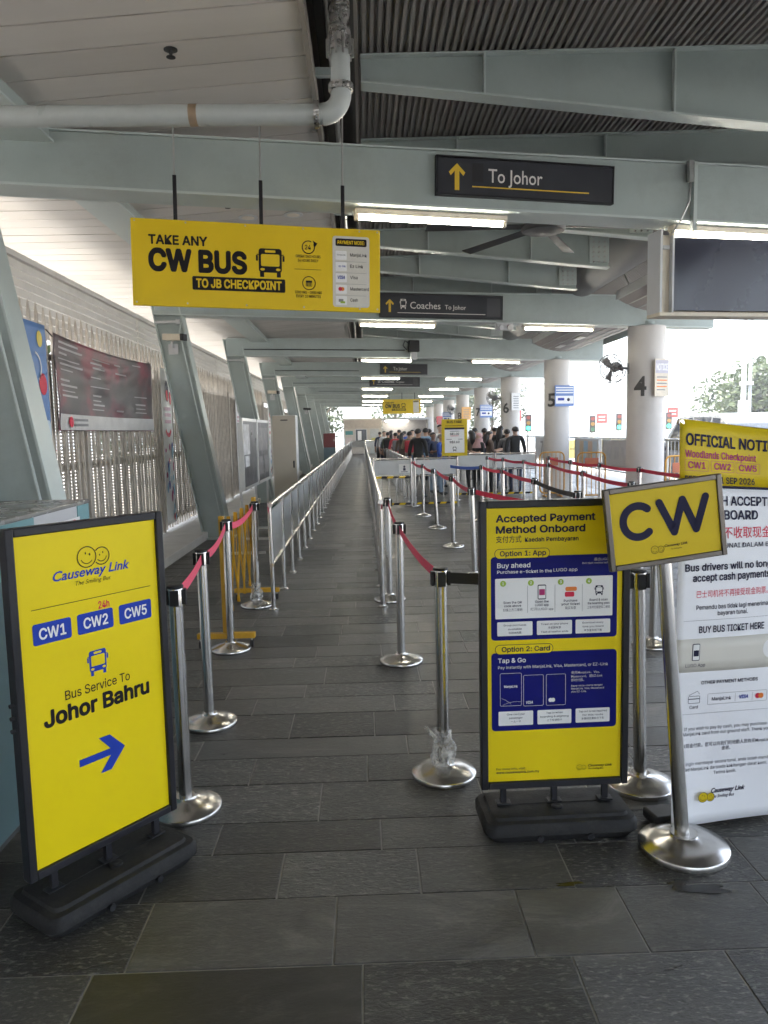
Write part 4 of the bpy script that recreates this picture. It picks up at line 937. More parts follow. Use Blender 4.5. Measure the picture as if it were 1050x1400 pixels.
t = thing('end_barrier', 'low grey panel barrier closing the far end of corridor', 'barrier', (-.83, 52.6, 0))
MB().box(0, 1.9, -.01, .01, .5, .9).build('panel', PANEL, t); MB().tube([(0,0,.93),(1.9,0,.93)], .024, 10).build('top_rail', CHROME, t)
for x in (0, .95, 1.9): MB().tube([(x,0,0),(x,0,.92)], .02, 10).build('post', CHROME, t)
# amber crowd barriers by the round columns
def amber(x, y, label, wd=.55, rz=0):
    t = thing('crowd_barrier', label, 'barrier', (x, y, 0), rz)
    P = rrect(0, wd, .08, 1.0, .11, 5); MB().tube([(a,0,b_) for a, b_ in P]+[(P[0][0],0,P[0][1])], .017, 10).build('frame', ORNG, t, smooth=True)
    for i in range(1, 6): MB().tube([(wd*i/6,0,.085),(wd*i/6,0,.995)], .009, 8).build('bar', ORNG, t)
    for xx in (.1, wd-.1): MB().bar((xx,-.2,.02), (xx,.2,.02), .03, .03).build('foot', ORNG, t); MB().tube([(xx,0,.03),(xx,0,.09)], .012, 8).build('foot_stem', ORNG, t)
    mb = MB().box(wd*.25, wd*.75, -.012, -.006, .70, .88); mb.build('plate', pm('barrier_red_plate', (.45,.12,.05), .5), t)
amber(3.95, 17.05, 'amber tube crowd barrier left of the column numbered 5'); amber(4.6, 16.3, 'amber tube crowd barrier in front of the column numbered 5', .58, -.1)
amber(5.35, 13.4, 'amber tube crowd barrier right of the column numbered 4', .55, .2); amber(5.35, 11.6, 'amber tube crowd barrier half hidden by the yellow notice banner', .6, .5)
# roadside railing with poster boards
rr = thing('roadside_railing', 'low grey roadside railing behind the round columns', 'railing', (5.62, 8, 0))
for z in (1.28, .55): MB().tube([(0,0,z),(0,34,z)], .022, 8).build('rail', GALV, rr)
for i in range(18): MB().tube([(0,i*2,0),(0,i*2,1.28)], .024, 8).build('post', GALV, rr)
mb = MB()
for i in range(200): mb.tube([(0,i*.17+.05,.55),(0,i*.17+.05,1.27)], .005, 5)
tag(mb.build('railing_bars', GALV, rr), kind='stuff')
def board(y0, y1, label, draw):
    t = thing('poster_board', label, 'board', (5.52, y1, .60), -math.pi/2); wd = y1-y0
    MB().box(0, wd, -.006, .02, 0, .66).build('board_panel', pm('board_grey', (.52,.52,.53), .5, var=.1), t)
    for a in ((0,.03,0,.66), (wd-.03,wd,0,.66), (.031,wd-.031,0,.03), (.031,wd-.031,.63,.66)): MB().box(a[0], a[1], -.02, -.0065, a[2], a[3]).build('board_frame', GALV, t)
    draw(t, wd)
def d1(t, wd):
    for i in range(3): MB().box(.3+i*.5, .62+i*.5, -.010, -.0068, .18+.05*i, .50).build('notice_sheet', pm('faded_poster', (.50,.50,.53), .6, var=.15, scale=5), t)
def d2(t, wd):
    for i, c in enumerate(((.50,.55,.60),(.58,.45,.30),(.35,.5,.62),(.6,.42,.3),(.45,.52,.58))): MB().box(.06+i*.37, .38+i*.37, -.010, -.0068, .06, .60).build('notice_sheet', pm('poster_tint_%d' % i, c, .6, var=.12, scale=4), t)
def d3(t, wd): text(t, '78', wd*.5, .12, .42, GREYP, w=.8, bold=.01, y=-.012)
board(15.5, 17.5, 'pale blank poster board on the railing left of the column numbered 4', d1); board(17.75, 19.8, 'poster board with pastel coloured stripes on the railing right of column 5', d2); board(22.2, 24.4, 'grey poster board marked 78 on the railing left of column 5', d3)

# ================================================================== left side furniture
def notice_board():
    t = thing('notice_board', 'aluminium framed notice board of two dark panels before a leaning column', 'notice board', (-1.56, 9.8, 0), math.pi/2)
    ALU = pm('aluminium_frame', (.62,.62,.61), .35, .7, var=.08)
    for i in range(2):
        x0 = i*1.36
        p = MB().box(x0+.04, x0+1.30, -.006, .006, .86, 1.72).build('panel', pm('notice_black', (.05,.05,.055), .35, var=.3, scale=3), t)
        for a in ((x0,x0+.04,.82,1.76), (x0+1.30,x0+1.34,.82,1.76)): MB().box(a[0], a[1], -.02, .02, a[2], a[3]).build('frame_bar', ALU, t)
        for a in ((.82,.859),(1.721,1.76)): MB().box(x0+.041, x0+1.299, -.019, .019, a[0], a[1]).build('frame_bar', ALU, t)
    for x in (.02, 1.35, 2.68): MB().box(x-.02, x+.02, .021, .05, 0, 1.7).build('leg', ALU, t); MB().box(x-.03, x+.03, -.25, .25, .001, .03).build('foot', ALU, t)
    MB().box(.12, .62, -.012, -.0065, 1.28, 1.68).build('notice_sheet', pm('printed_sheet', (.52,.52,.53), .6, var=.35, scale=9), t)
    MB().box(.18, .55, -.012, -.0065, 1.12, 1.262).build('notice_sheet', pm('printed_sheet', (.5,.5,.5), .6), t)
    for a in ((1.5,2.5,1.30,1.64), (1.5,1.95,.95,1.22), (2.05,2.55,.95,1.22)): MB().box(a[0], a[1], -.010, -.0065, a[2], a[3]).build('notice_sheet', pm('dark_photo_print', (.16,.15,.15), .4, var=.9, scale=7), t)
notice_board()
t = thing('locker', 'beige steel locker standing by the left rail with black handle', 'locker', (-1.45, 14.0, 0))
MB().box(-.215, .215, .02, .46, .06, 1.88).build('body', GREYL, t, bevel=.006); MB().box(-.21, .21, .0, .019, .08, 1.87).build('door', BEIGE, t, bevel=.004)
MB().box(.15, .175, -.02, -.0005, .92, 1.05).build('handle', BLACKP, t, bevel=.004); MB().box(-.06, .07, -.003, -.0005, 1.78, 1.80).build('vent_slot', BLACKP, t); MB().box(-.2, .2, .03, .44, .0, .059).build('plinth', pm('dark_plinth', (.06,.06,.06), .6), t)
t = thing('crate', 'dark green crate at the foot of the beige locker', 'crate', (-1.42, 13.2, 0))
MB().box(-.22, .22, -.15, .15, .0, .30).build('body', pm('crate_green', (.02,.10,.085), .5), t, bevel=.01); MB().box(-.235, .235, -.165, .165, .3005, .33).build('lid', pm('crate_green_lid', (.02,.085,.075), .5), t, bevel=.008)
# folding yellow gate
g = thing('folding_gate', 'yellow expanding lattice gate on castors beside the left stanchions', 'gate', (-1.03, 5.45, 0))
for yy in (0, 1.6):
    f = MB().box(-.215, .205, yy-.025, yy+.025, .075, .115).build('foot', GOLD, g, bevel=.004)
    for xx in (-.19, .18):
        MB().tube([(xx-.012,yy,.03),(xx+.012,yy,.03)], .03, 14).build('castor', BLACKP, g); MB().box(xx-.006, xx+.006, yy-.014, yy+.014, .058, .0748).build('castor_fork', GALV, g)
    MB().box(-.025, .015, yy-.022, yy+.022, .1152, .97).build('post', GOLD, g, bevel=.004)
n = 5
for i in range(n):
    y0, y1 = .03+1.54*i/n, .03+1.54*(i+1)/n
    for z0, z1, xo in ((.2,.93,-.022), (.93,.2,-.010)): MB().bar((xo,y0,z0), (xo,y1,z1), .006, .014, (1,0,0)).build('lattice_strip', GOLD, g)
    if i: MB().box(-.018, -.014, y0-.007, y0+.007, .2, .93).build('lattice_strip', GOLD, g)
# counter booth
c = thing('counter', 'grey and teal service counter behind the yellow arrow sign', 'counter', (-1.37, 3.76, 0))
MB().box(-1.4, 0, -1.5, 0, .06, 1.02).build('body', pm('counter_teal_dark', (.10,.17,.19), .45, var=.08), c, bevel=.006); MB().box(-1.36, -.04, -1.46, -.04, .0, .0595).build('plinth', pm('dark_plinth', (.06,.06,.06), .6), c)
MB().box(-1.42, .012, -1.52, .012, 1.2305, 1.25).build('counter_top', CTOP, c, bevel=.004); MB().box(-1.41, .004, -1.51, .004, 1.0205, 1.23).build('fascia', COUNTER, c)
for y0, y1 in ((-.14,.006), (-1.2,-.62)): MB().box(.0045, .008, y0, y1, 1.022, 1.229).build('fascia_band', TEAL, c)
s_ = thing('counter_card', 'small white card with red letters on the counter fascia', 'card', (-1.36, 3.42, 1.13), math.pi/2)
cd = MB().box(-.22, .2, -.006, -.002, -.05, .05).build('card', WHITE, s_); text(cd, 'CLOSED', .01, -.015, .055, REDP, w=.30, bold=.02, y=-.0068)
# banners on the fence (front faces +X)
def fence_banner(label, y0, y1, z0, z1, cat='banner', rip=.02, sag=0, mat=None, x=FX+.06):
    t = thing('fence_banner', label, cat, (x, y0, 0), math.pi/2); wd = y1-y0; mb = MB(); nx, nz = 60, 30
    def wv(px, py, pz):
        u, v = px/wd, (pz-z0)/(z1-z0)
        a1 = math.atan2(1.02-v, 1.03-u); a2 = math.atan2(1.02-v, u+.03); r1 = min(1, math.hypot(1-u, 1-v)*1.6); r2 = min(1, math.hypot(u, 1-v)*1.6)
        return (px, py-.004-rip*.55*(.5+.5*math.sin(a1*22))*r1*(1-.6*r1)*v**.3-rip*.4*(.5+.5*math.sin(a2*17))*r2*(1-.6*r2)-rip*.3*math.sin(u*9+v*5)*v*(1-v)*3, pz-sag*u*(1-u)*4*v)
    for j in range(nz+1):
        for i in range(nx+1): mb.v.append(wv(wd*i/nx, 0, z0+(z1-z0)*j/nz))
    for j in range(nz):
        for i in range(nx): a = j*(nx+1)+i; mb.f.append((a, a+1, a+nx+2, a+nx+1)); mb.mi.append(0)
    o = mb.build('banner_cloth', mat, t, smooth=True); sm = o.modifiers.new('thickness', 'SOLIDIFY'); sm.thickness = .0015
    return t, o, wv
def cloth_print(name, c1, c2, c3, sx=1., sz=1.):
    m = bpy.data.materials.new(name); m.use_nodes = True; t = m.node_tree; N = t.nodes; L = t.links; b = N['Principled BSDF']; b.inputs['Roughness'].default_value = .45
    tc = N.new('ShaderNodeTexCoord'); mp = N.new('ShaderNodeMapping'); mp.inputs['Scale'].default_value = (sx, 1, sz); L.new(tc.outputs['Object'], mp.inputs[0])
    vo = N.new('ShaderNodeTexNoise'); vo.inputs['Scale'].default_value = 1.6; vo.inputs['Detail'].default_value = 4; L.new(mp.outputs[0], vo.inputs[0])
    cr = N.new('ShaderNodeValToRGB'); e = cr.color_ramp.elements; e[0].position = .42; e[0].color = (*c1,1); e[1].position = .62; e[1].color = (*c3,1); x_ = e.new(.5); x_.color = (*c2,1)
    L.new(vo.outputs[0], cr.inputs[0]); L.new(cr.outputs[0], b.inputs['Base Color']); return m
t, o, wv = fence_banner('large sagging dark grey and red banner tied to the fence', 7.5, 10.85, 1.62, 2.56, rip=.05, sag=.05, mat=cloth_print('dark_red_print', (.06,.05,.054), (.095,.058,.066), (.24,.045,.07), .9, 1.4))
PW = pm('faded_print_white', (.42,.40,.41), .5)
mb = MB(); n = 60
for k in range(n+1):
    for q in range(4): mb.v.append(wv(.02+3.31*k/n, -.008, 1.63+.16*q/3))
for k in range(n):
    for q in range(3): a = 4*k+q; mb.f.append((a, a+4, a+5, a+1)); mb.mi.append(0)
mb.build('print_panel', pm('banner_foot_grey', (.56,.55,.54), .5, var=.12), o, smooth=True)
rnd = random.Random(9)
for i in range(34):
    x0 = rnd.choice((.1,.12,.95,1.0,1.75,2.45,2.5)); z = 1.86+rnd.randrange(13)*.052; w_ = rnd.uniform(.2,.62); h_ = rnd.choice((.012,.014,.02))
    mb = MB(); n = 14
    for k in range(n+1): xx = x0+w_*k/n; mb.v += [wv(xx, -.008, z), wv(xx, -.008, z+h_)]
    for k in range(n): mb.f.append((2*k, 2*k+2, 2*k+3, 2*k+1)); mb.mi.append(0)
    mb.build('print_line', PW, o)
mb = MB(); disc(mb, .28, 1.71, .055, -.03, 14, .06); mb.build('emblem', REDP, o)
for i in range(2): flat(o, rrect(.38, .75, 1.72-.05*i, 1.745-.05*i, .003, 1), GREYP, -.03, 'print_line')
for y_ in (0, 3.35):
    MB().tube([(y_,-.004,2.52),(y_-.06 if y_ < 1 else y_+.06,.03,2.58)], .006, 6).build('tie', BLACKP, t)
t, o, wv = fence_banner('blue banner with balloons partly hidden by the nearest leaning column', 6.72, 7.33, .9, 2.60, rip=.01, mat=pm('banner_blue', (.10,.22,.50), .5, var=.1))
mb = MB(); disc(mb, .46, 2.46, .075, -.012, 16, .06); mb.build('balloon_print', pm('print_yellow', (.75,.6,.1), .5), o)
mb = MB(); disc(mb, .48, 2.05, .10, -.012, 18, .085); mb.build('balloon_print', REDP, o)
mb = MB(); ring(mb, .33, 2.2, .13, .02, -.012, 20, -60, 80); mb.build('balloon_print', WHITE, o)
flat(o, rrect(.02, .6, .95, 1.72, .05), pm('print_sky', (.5,.62,.72), .5), -.010)
def tall_banner(y0, label, seed, sc_=1):
    t, o, wv = fence_banner(label, y0, y0+.58, .22, 2.55, rip=.008, mat=WHITE if seed % 2 else PAPER); rnd = random.Random(seed)
    cols = [REDP, MAGP, BLUE, pm('print_cyan', (.2,.45,.62), .5), INKN, pm('print_coral', (.62,.22,.16), .5)]
    mb = MB(); disc(mb, .30, 2.22, .16, -.012, 18, .1); mb.build('emblem', INKN, o); mb = MB(); disc(mb, .30, 2.16, .08, -.0135, 14, .07); mb.build('emblem', REDP, o)
    mb = MB(); disc(mb, .48, 2.12, .1, -.012, 14, .055); mb.build('emblem', REDP, o)
    for z in (1.93, 1.84, 1.74): flat(o, rrect(.12, .48, z, z+.05, .01), pm('print_pink', (.58,.38,.46), .5), -.012, 'print_line')
    mb = MB(); ring(mb, .3, 1.72, .16, .06, -.012, 14, 210, 330); mb.build('ribbon_print', REDP, o)
    for k in range(26):
        z = rnd.uniform(.28, 1.45); x_ = rnd.uniform(.08, .5); low = z < .62
        mb = MB(); disc(mb, x_, z, rnd.uniform(.03,.1), -.012-.0004*k, 9, rnd.uniform(.015,.05)); mb.build('figure_print', rnd.choice([cols[5], REDP, INKN, cols[3]] if low else [cols[2], cols[3], cols[3], cols[1]]), o)
tall_banner(11.36, 'tall white banner with red and blue prints on the fence before second column', 1)
tall_banner(13.3, 'tall white banner just behind the second leaning column', 3)
tall_banner(17.9, 'tall white banner on the fence left of the framed notice board', 2)
tall_banner(23.9, 'tall white banner on the fence above the beige locker', 5)
# cameras, pipe arms, conduits on the leaning columns
def cctv(k, z, label, dx=.0, white=True):
    x = col_x(z)-.2+dx; y = yb(k, -2.3)-.02
    t = thing('security_camera', label, 'camera', (x, y, z))
    MB().box(-.07, .07, -.02, -.0005, -.20, -.05).build('mount_plate', GREYL, t); MB().tube([(0,-.02,-.1),(0,-.10,-.06),(.02,-.14,-.02)], .018, 8).build('arm', GREYL, t)
    MB().ob((.04,-.16,.03), (.14,-.05,-.01), (.02,.05,0), (.0,0,.045)).build('body', CREAM if white else BLACKP, t, bevel=.008)
    MB().ob((.20,-.217,.019), (.025,-.009,-.002), (.0205,.0505,0), (.0,0,.047)).build('lens_hood', BLACKP, t, bevel=.006)
cctv(2, 2.93, 'cream security camera with black hood on the second leaning column'); cctv(4, 2.75, 'cream security camera on the fourth leaning column'); cctv(6, 2.6, 'black security camera on a farther leaning column', .1, False)
for k in (2, 3, 4):
    x = col_x(3.19)-.03; y = yb(k, -2.3)-.075
    o = MB().tube([(x-.36,y,3.19),(x-.06,y,3.19)], .02, 10).build('pipe_arm', GREYL, None, smooth=True)
    tag(o, f'short white pipe stub near the top of the {ORD[k-1]} leaning column', 'pipe'); MB().tube([(x-.06,y,3.19),(x+.0,y,3.19)], .036, 10).build('pipe_flange', GREYL, o)
for k in (1, 2, 3, 4, 5):
    y = yb(k, -2.3)-.075; P = [(col_x(z)-.07, y, z) for z in (.12, .7, 1.5, 2.4, 3.05)]+[(col_x(3.15)-.02, y-.01, 3.18)]
    o = MB().tube(P, .011, 8).build('conduit', STEEL_L, None, smooth=True); tag(o, f'thin painted conduit running up the {ORD[k-1]} leaning column', 'conduit')
o = thing('hose_cabinet', 'red fire hose cabinet hung on a far leaning column', 'cabinet', (-1.72, 38.5, 1.0)); MB().box(-.3, .3, -.1, .1, -.2, .5).build('body', pm('fire_red', (.16,.02,.022), .45), o, bevel=.01); MB().box(-.3, .3, -.1, .1, -.9, -.202).build('lower_box', pm('cabinet_slate', (.12,.2,.24), .5), o); MB().box(.2, .24, -.125, -.1005, .1, .22).build('handle', GALV, o)
# ================================================================== overhead signs
random.seed(51)
def on_beam(name, label, k, xa, xb, z0, z1, cat='sign', off=.045):
    """thing lying against the face of beam k, local x along the skewed beam"""
    c = 1/math.cos(R(10)); t = thing(name, label, cat, (xa, yb(k, xa)-off, 0), rot=(0, math.atan(.0155)*.9, R(10))); return t, (xb-xa)*c
def dir_sign(k, xa, xb, z0, z1, label, coach):
    t, L_ = on_beam('direction_sign', label, k, xa, xb, z0, z1)
    MB().box(0, L_, -.001, .04, z0, z1).build('sign_panel', CHARC, t, bevel=.004)
    for a in ((-.012, -.001, z0, z1), (L_+.001, L_+.012, z0, z1)): MB().box(a[0], a[1], -.006, .044, a[2], a[3]).build('frame_bar', BLACKM, t)
    for a in ((z0-.012, z0-.001), (z1+.001, z1+.012)): MB().box(-.012, L_+.012, -.006, .044, a[0], a[1]).build('frame_bar', BLACKM, t)
    h = z1-z0; y = -.0022; zc = (z0+z1)/2; ax = .15
    flat(t, [(ax-.018,zc-.105),(ax+.018,zc-.105),(ax+.018,zc+.035),(ax+.05,zc+.0),(ax+.065,zc+.025),(ax,zc+.09),(ax-.065,zc+.025),(ax-.05,zc+.0),(ax-.018,zc+.035)], SIGNY, y, 'arrow')
    flat(t, rrect(.27, L_*.86, z0+.055, z0+.064, .001, 1), SIGNY if not coach else SIGNW, y, 'rule')
    if coach:
        bus_icon(t, .36, zc+.02, .11, .15, SIGNW, CHARC, y); text(t, 'Coaches', .47, zc-.045, .10, SIGNW, w=.48, bold=.004, align='L', y=y, font='gill'); text(t, 'To Johor', 1.02, zc-.045, .066, SIGNW, w=.34, bold=.004, align='L', y=y, font='gill')
        flat(t, rrect(L_-.25, L_-.03, z0+.03, z1-.03, .01), pm('sign_patch', (.05,.052,.06), .4), y, 'print_panel')
    else:
        flat(t, rrect(.27, .36, zc-.04, zc+.10, .002, 1), pm('sign_patch_dark', (.012,.012,.015), .5), y, 'print_panel'); text(t, 'To Johor', .40, zc-.035, .098, SIGNW, w=.44, bold=.006, align='L', y=y, font='gill')
dir_sign(1, .56, 1.97, 3.335, 3.60, 'charcoal To Johor sign with yellow arrow on the nearest beam', False)
dir_sign(2, .25, 2.17, 3.29, 3.63, 'charcoal Coaches To Johor sign half behind the big yellow sign', True)
dir_sign(4, .52, 1.97, 3.30, 3.60, 'small distant To Johor sign with yellow arrow', False)
dir_sign(5, .24, 2.17, 3.28, 3.63, 'small distant Coaches To Johor sign above the far yellow sign', True)
def cw_sign(Y0, s0, s1, z0, z1, label, detail=True):
    c10, s10 = math.cos(R(10)), math.sin(R(10)); cs = (s0+s1)/2
    t = thing('hanging_sign', label, 'sign', (cs*c10, Y0+cs*s10, 0), rot=(0, .0205 if detail else 0, R(10))); hw = (s1-s0)/2; kx = hw/.855; zc = (z0+z1)/2; kz = (z1-z0)/.578
    if detail: t.location.x -= .0205*2.709; t.location.y -= .0205*2.709*s10
    X = lambda s_: (s_+.705)*kx; Z = lambda z: zc+(z-2.709)*kz
    b = MB().box(-hw, hw, -.0, .02, z0, z1).build('sign_board', YELS, t, bevel=.003); y = -.0012
    for s_ in (-1.267, -.689, -.115):
        MB().box(X(s_)-.013, X(s_)+.013, .021, .032, z1-.1, z1+.30).build('strap', BLACKM, t); MB().tube([(X(s_),.026,z1+.3),(X(s_),.026,3.78)], .006, 8).build('hanger_rod', GALV, t)
    text(b, 'TAKE ANY', X(-1.448), Z(2.834), .058*kz, INK, w=.39*kx, bold=.024, align='L', y=y)
    text(b, 'CW BUS', X(-1.452), Z(2.662), .135*kz, INK, w=.66*kx, bold=.034, align='L', y=y)
    bus_icon(b, X(-.632), Z(2.738), .20*kx, .195*kz, INK, YELS, y)
    flat(b, rrect(X(-1.165), X(-.53), Z(2.537), Z(2.629), .01), INK, y, 'print_panel'); text(b, 'TO JB CHECKPOINT', X(-.848), Z(2.556), .055*kz, YELS, w=.585*kx, bold=.025, y=y-.001)
    flat(b, rrect(X(-.193), X(.072), Z(2.452), Z(2.945), .02), GREYW, y, 'print_panel'); flat(b, rrect(X(-.172), X(.052), Z(2.876), Z(2.928), .01), INK, y-.001, 'print_panel')
    text(b, 'PAYMENT MODE:', X(-.06), Z(2.890), .024*kz, YELS, w=.195*kx, bold=.016, y=y-.002)
    if detail:
        for s_, z in (('ManjaLink',2.806), ('Ez Link',2.728), ('Visa',2.650), ('Mastercard',2.570), ('Cash',2.492)):
            flat(b, rrect(X(-.172), X(-.092), Z(z-.025), Z(z+.037), .006), WHITE, y-.001, 'print_panel'); text(b, s_, X(-.068), Z(z), .022*kz, INK, w=.0135*len(s_), bold=.004, align='L', y=y-.001)
            if z > 2.5: flat(b, rrect(X(-.175), X(.05), Z(z-.037), Z(z-.0355), .0005, 1), GREYP, y-.001, 'rule')
        text(b, 'ManjaLink', X(-.132), Z(2.810), .011, GREYP, w=.06, bold=.004, y=y-.002); text(b, 'ez-link', X(-.126), Z(2.730), .014, BLUE, w=.05, bold=.008, y=y-.002); text(b, 'VISA', X(-.132), Z(2.648), .022, BLUE, w=.052, bold=.02, shear=.2, y=y-.002)
        for dx, mt in ((-.008, REDP), (.008, ORANGEP)): mb = MB(); disc(mb, X(-.132)+dx, Z(2.578), .014, y-.002-abs(dx)*.05+dx*.02); mb.build('emblem', mt, b)
        flat(b, rrect(X(-.152), X(-.118), Z(2.488), Z(2.508), .003), GREYP, y-.002, 'cash_icon'); flat(b, rrect(X(-.14), X(-.106), Z(2.478), Z(2.492), .003), GREENP, y-.003, 'cash_icon')
        mb = MB(); ring(mb, X(-.365), Z(2.857), .043, .007, y, 26, 60, 390); ring(mb, X(-.363), Z(2.610), .045, .006, y); mb.add([(X(-.335),y,Z(2.905)),(X(-.30),y,Z(2.885)),(X(-.318),y,Z(2.86))], [(0,2,1)]); mb.build('clock_icon', INK, b)
        text(b, '24', X(-.368), Z(2.842), .030, INK, w=.042, bold=.012, y=y)
        flat(b, rrect(X(-.385), X(-.341), Z(2.588), Z(2.628), .004), INK, y, 'calendar_icon')
        mb = MB()
        for i in range(4):
            for j in range(3): quad(mb, X(-.381)+i*.0105, X(-.381)+i*.0105+.006, Z(2.592)+j*.008, Z(2.592)+j*.008+.005, y-.001)
        mb.build('calendar_icon', YELS, b)
        for s_, z, w_ in (('OPERATING HOURS', 2.785, .175), ('24 HOURS DAILY', 2.757, .145), ('0700 HRS - 0900 HRS', 2.537, .19), ('EVERY 10 MINUTES', 2.510, .175)): text(b, s_, X(-.367), Z(z), .018, INK, w=w_, bold=.012, y=y)
        flat(b, rrect(X(-.465), X(-.275), Z(2.703), Z(2.7055), .001, 1), INK, y, 'rule')
        for s_ in (-1.535, -1.2, -.8, -.4, .0, .13):
            for z in (2.99, 2.44): MB().tube([(X(s_),-.004,z-.008+(.0 if z > 2.7 else .012)),(X(s_),-.0005,z-.008+(.0 if z > 2.7 else .012))], .006, 8).build('rivet', GALV, b)
cw_sign(5.60, -1.56, .15, 2.421, 2.998, 'large yellow hanging sign reading Take Any CW Bus, near the camera', True)
cw_sign(35.1, .93, 2.72, 2.34, 3.0, 'small distant yellow hanging sign reading CW BUS above the queue', False)
# fluorescent battens under the beams
def batten(k, xa, label):
    c = math.cos(R(10)); t = thing('fluorescent_light', label, 'light', (xa, yb(k, xa)+.13, beam_bot(xa)-.019), rot=(0, math.atan(.0155), R(10)), group='fluorescent battens under the beams')
    MB().box(0, 1.22, -.045, .045, -.045, -.001).build('batten', BATTEN, t, bevel=.004); MB().tube([(.035,-.01,-.064),(1.185,-.01,-.064)], .0185, 14).build('tube', TUBE, t, smooth=True)
    for x in (.0, 1.188): MB().box(x, x+.032, -.028, .02, -.085, -.0455).build('end_cap', BATTEN, t, bevel=.004)
for k in range(1, NB+1):
    w_ = ORD[k-1]
    batten(k, -.03, f'lit fluorescent batten under the {w_} beam, left of its pair' if w_ else 'lit fluorescent batten in the far left-hand row of lamps')
    batten(k, 2.6, (f'lit fluorescent batten under the {w_} beam, right of its pair' if k > 1 else 'lit fluorescent batten above the dark television screen') if w_ else 'lit fluorescent batten in the far right-hand row of lamps')
# television
tv = thing('television', 'dark television screen in a stained cream housing hung at upper right', 'television', (2.51, yb(1, 2.51)+.12, 2.49), R(10))
MB().box(.0, 1.35, .03, .16, .0, .64).build('housing', CREAM, tv, bevel=.006)
for a in ((-.02,.0,.0,.67), (1.35,1.37,.0,.67)): MB().box(a[0], a[1], -.03, .17, a[2], a[3]).build('housing_side', GREYL, tv)
MB().box(-.02, 1.37, -.03, .17, -.03, -.001).build('housing_shelf', CREAM, tv); s_ = MB().box(.115, 1.33, -.015, .028, .015, .615).build('screen', SCREEN, tv, bevel=.004)
for a in ((.098,.1145,.0,.63), (1.3305,1.345,.0,.63)): MB().box(a[0], a[1], -.02, .028, a[2], a[3]).build('bezel', GREYL, tv)
MB().box(.03, .085, .0, .029, .52, .55).build('label_plate', GREYL, tv)
t = thing('tv_bracket', 'grey steel angle bracket clamped to the beam above the television', 'bracket', (2.72, yb(1, 2.72)-.03, 0), R(10)); MB().box(0, .03, -.02, .028, 3.12, 3.66).build('angle', STEEL_L, t); MB().box(-.05, -.012, -.03, .005, 3.50, 3.665).build('clamp', GALV, t)
o = MB().tube([(2.69,yb(1,2.69)-.05,3.5),(2.68,yb(1,2.68)-.06,3.35),(2.62,yb(1,2.62)-.02,3.2),(2.58,yb(1,2.58)+.05,3.12)], .008, 8).build('cable', GALV, None, smooth=True); tag(o, 'loose grey cable hanging from the bracket to the television', 'cable')
# ceiling fan
f = thing('ceiling_fan', 'large dark six bladed ceiling fan behind the nearest beam', 'fan', (1.80, 7.62, 3.47)); MB().tube([(0,0,.05),(0,0,.36)], .03, 12).build('rod', FANM, f)
MB().lathe([(.05,-.03),(.20,-.02),(.215,.0),(.215,.035),(.18,.07),(.08,.09)], 28).build('motor', FANM, f, smooth=True)
bl = MB().hexa([(.2,-.05,.015),(1.15,-.06,.0),(1.15,.06,.02),(.2,.05,.03),(.2,-.05,.023),(1.15,-.06,.008),(1.15,.06,.028),(.2,.05,.038)]).mesh('blade', FANM)
for i in range(6): inst('blade', bl, f, (0,0,0), (0,0,R(60*i+3)))
# wall fans on the round columns
def wall_fan(k, label, rz=0):
    t = thing('wall_fan', label, 'fan', (4.73-.31, yb(k, 4.73)+.1, 2.5)); MB().tube([(.02,0,0),(-.2,0,.02)], .022, 10).build('arm', FANW, t); MB().ob((.012,0,.0), (.008,0,0), (0,.05,0), (0,0,.09)).build('wall_plate', FANW, t)
    h = bpy.data.objects.new('fan_head', None); COL.objects.link(h); h.parent = t; h.location = (-.27, -.02, .0); ax = Vector((-.75, -.6+rz*.01, -.32)); h.rotation_mode = 'QUATERNION'; h.rotation_quaternion = ax.to_track_quat('Z', 'Y')
    MB().lathe([(.05,-.19),(.075,-.16),(.08,-.06),(.05,-.02)], 18).build('motor', FANW, h, smooth=True)
    mb = MB()
    for r, z in ((.245,.0),(.235,.05),(.235,-.05),(.17,.085),(.10,.105),(.16,-.085)): mb.tube([(r*math.cos(2*math.pi*i/24), r*math.sin(2*math.pi*i/24), z) for i in range(25)], .0065, 5, cap=False)
    for i in range(20):
        a = 2*math.pi*i/20; c, s_ = math.cos(a), math.sin(a); mb.tube([(.05*c,.05*s_,.11),(.17*c,.17*s_,.085),(.245*c,.245*s_,.0),(.16*c,.16*s_,-.085),(.07*c,.07*s_,-.10)], .0042, 4)
    g_ = mb.build('guard', FANW, h); g_['kind'] = 'stuff'
    b = MB().hexa([(.03,-.03,-.02),(.21,-.06,-.01),(.21,.07,.03),(.03,.03,.02),(.03,-.03,-.016),(.21,-.06,-.006),(.21,.07,.034),(.03,.03,.024)]).mesh('blade', FANW)
    for i in range(3): inst('blade', b, h, (0,0,0), (0,0,R(120*i)))
wall_fan(2, 'grey caged wall fan on the column numbered 4'); wall_fan(4, 'dark caged wall fan on the column numbered 6', 20); wall_fan(6, 'dark caged wall fan beyond the column numbered 7', 30)
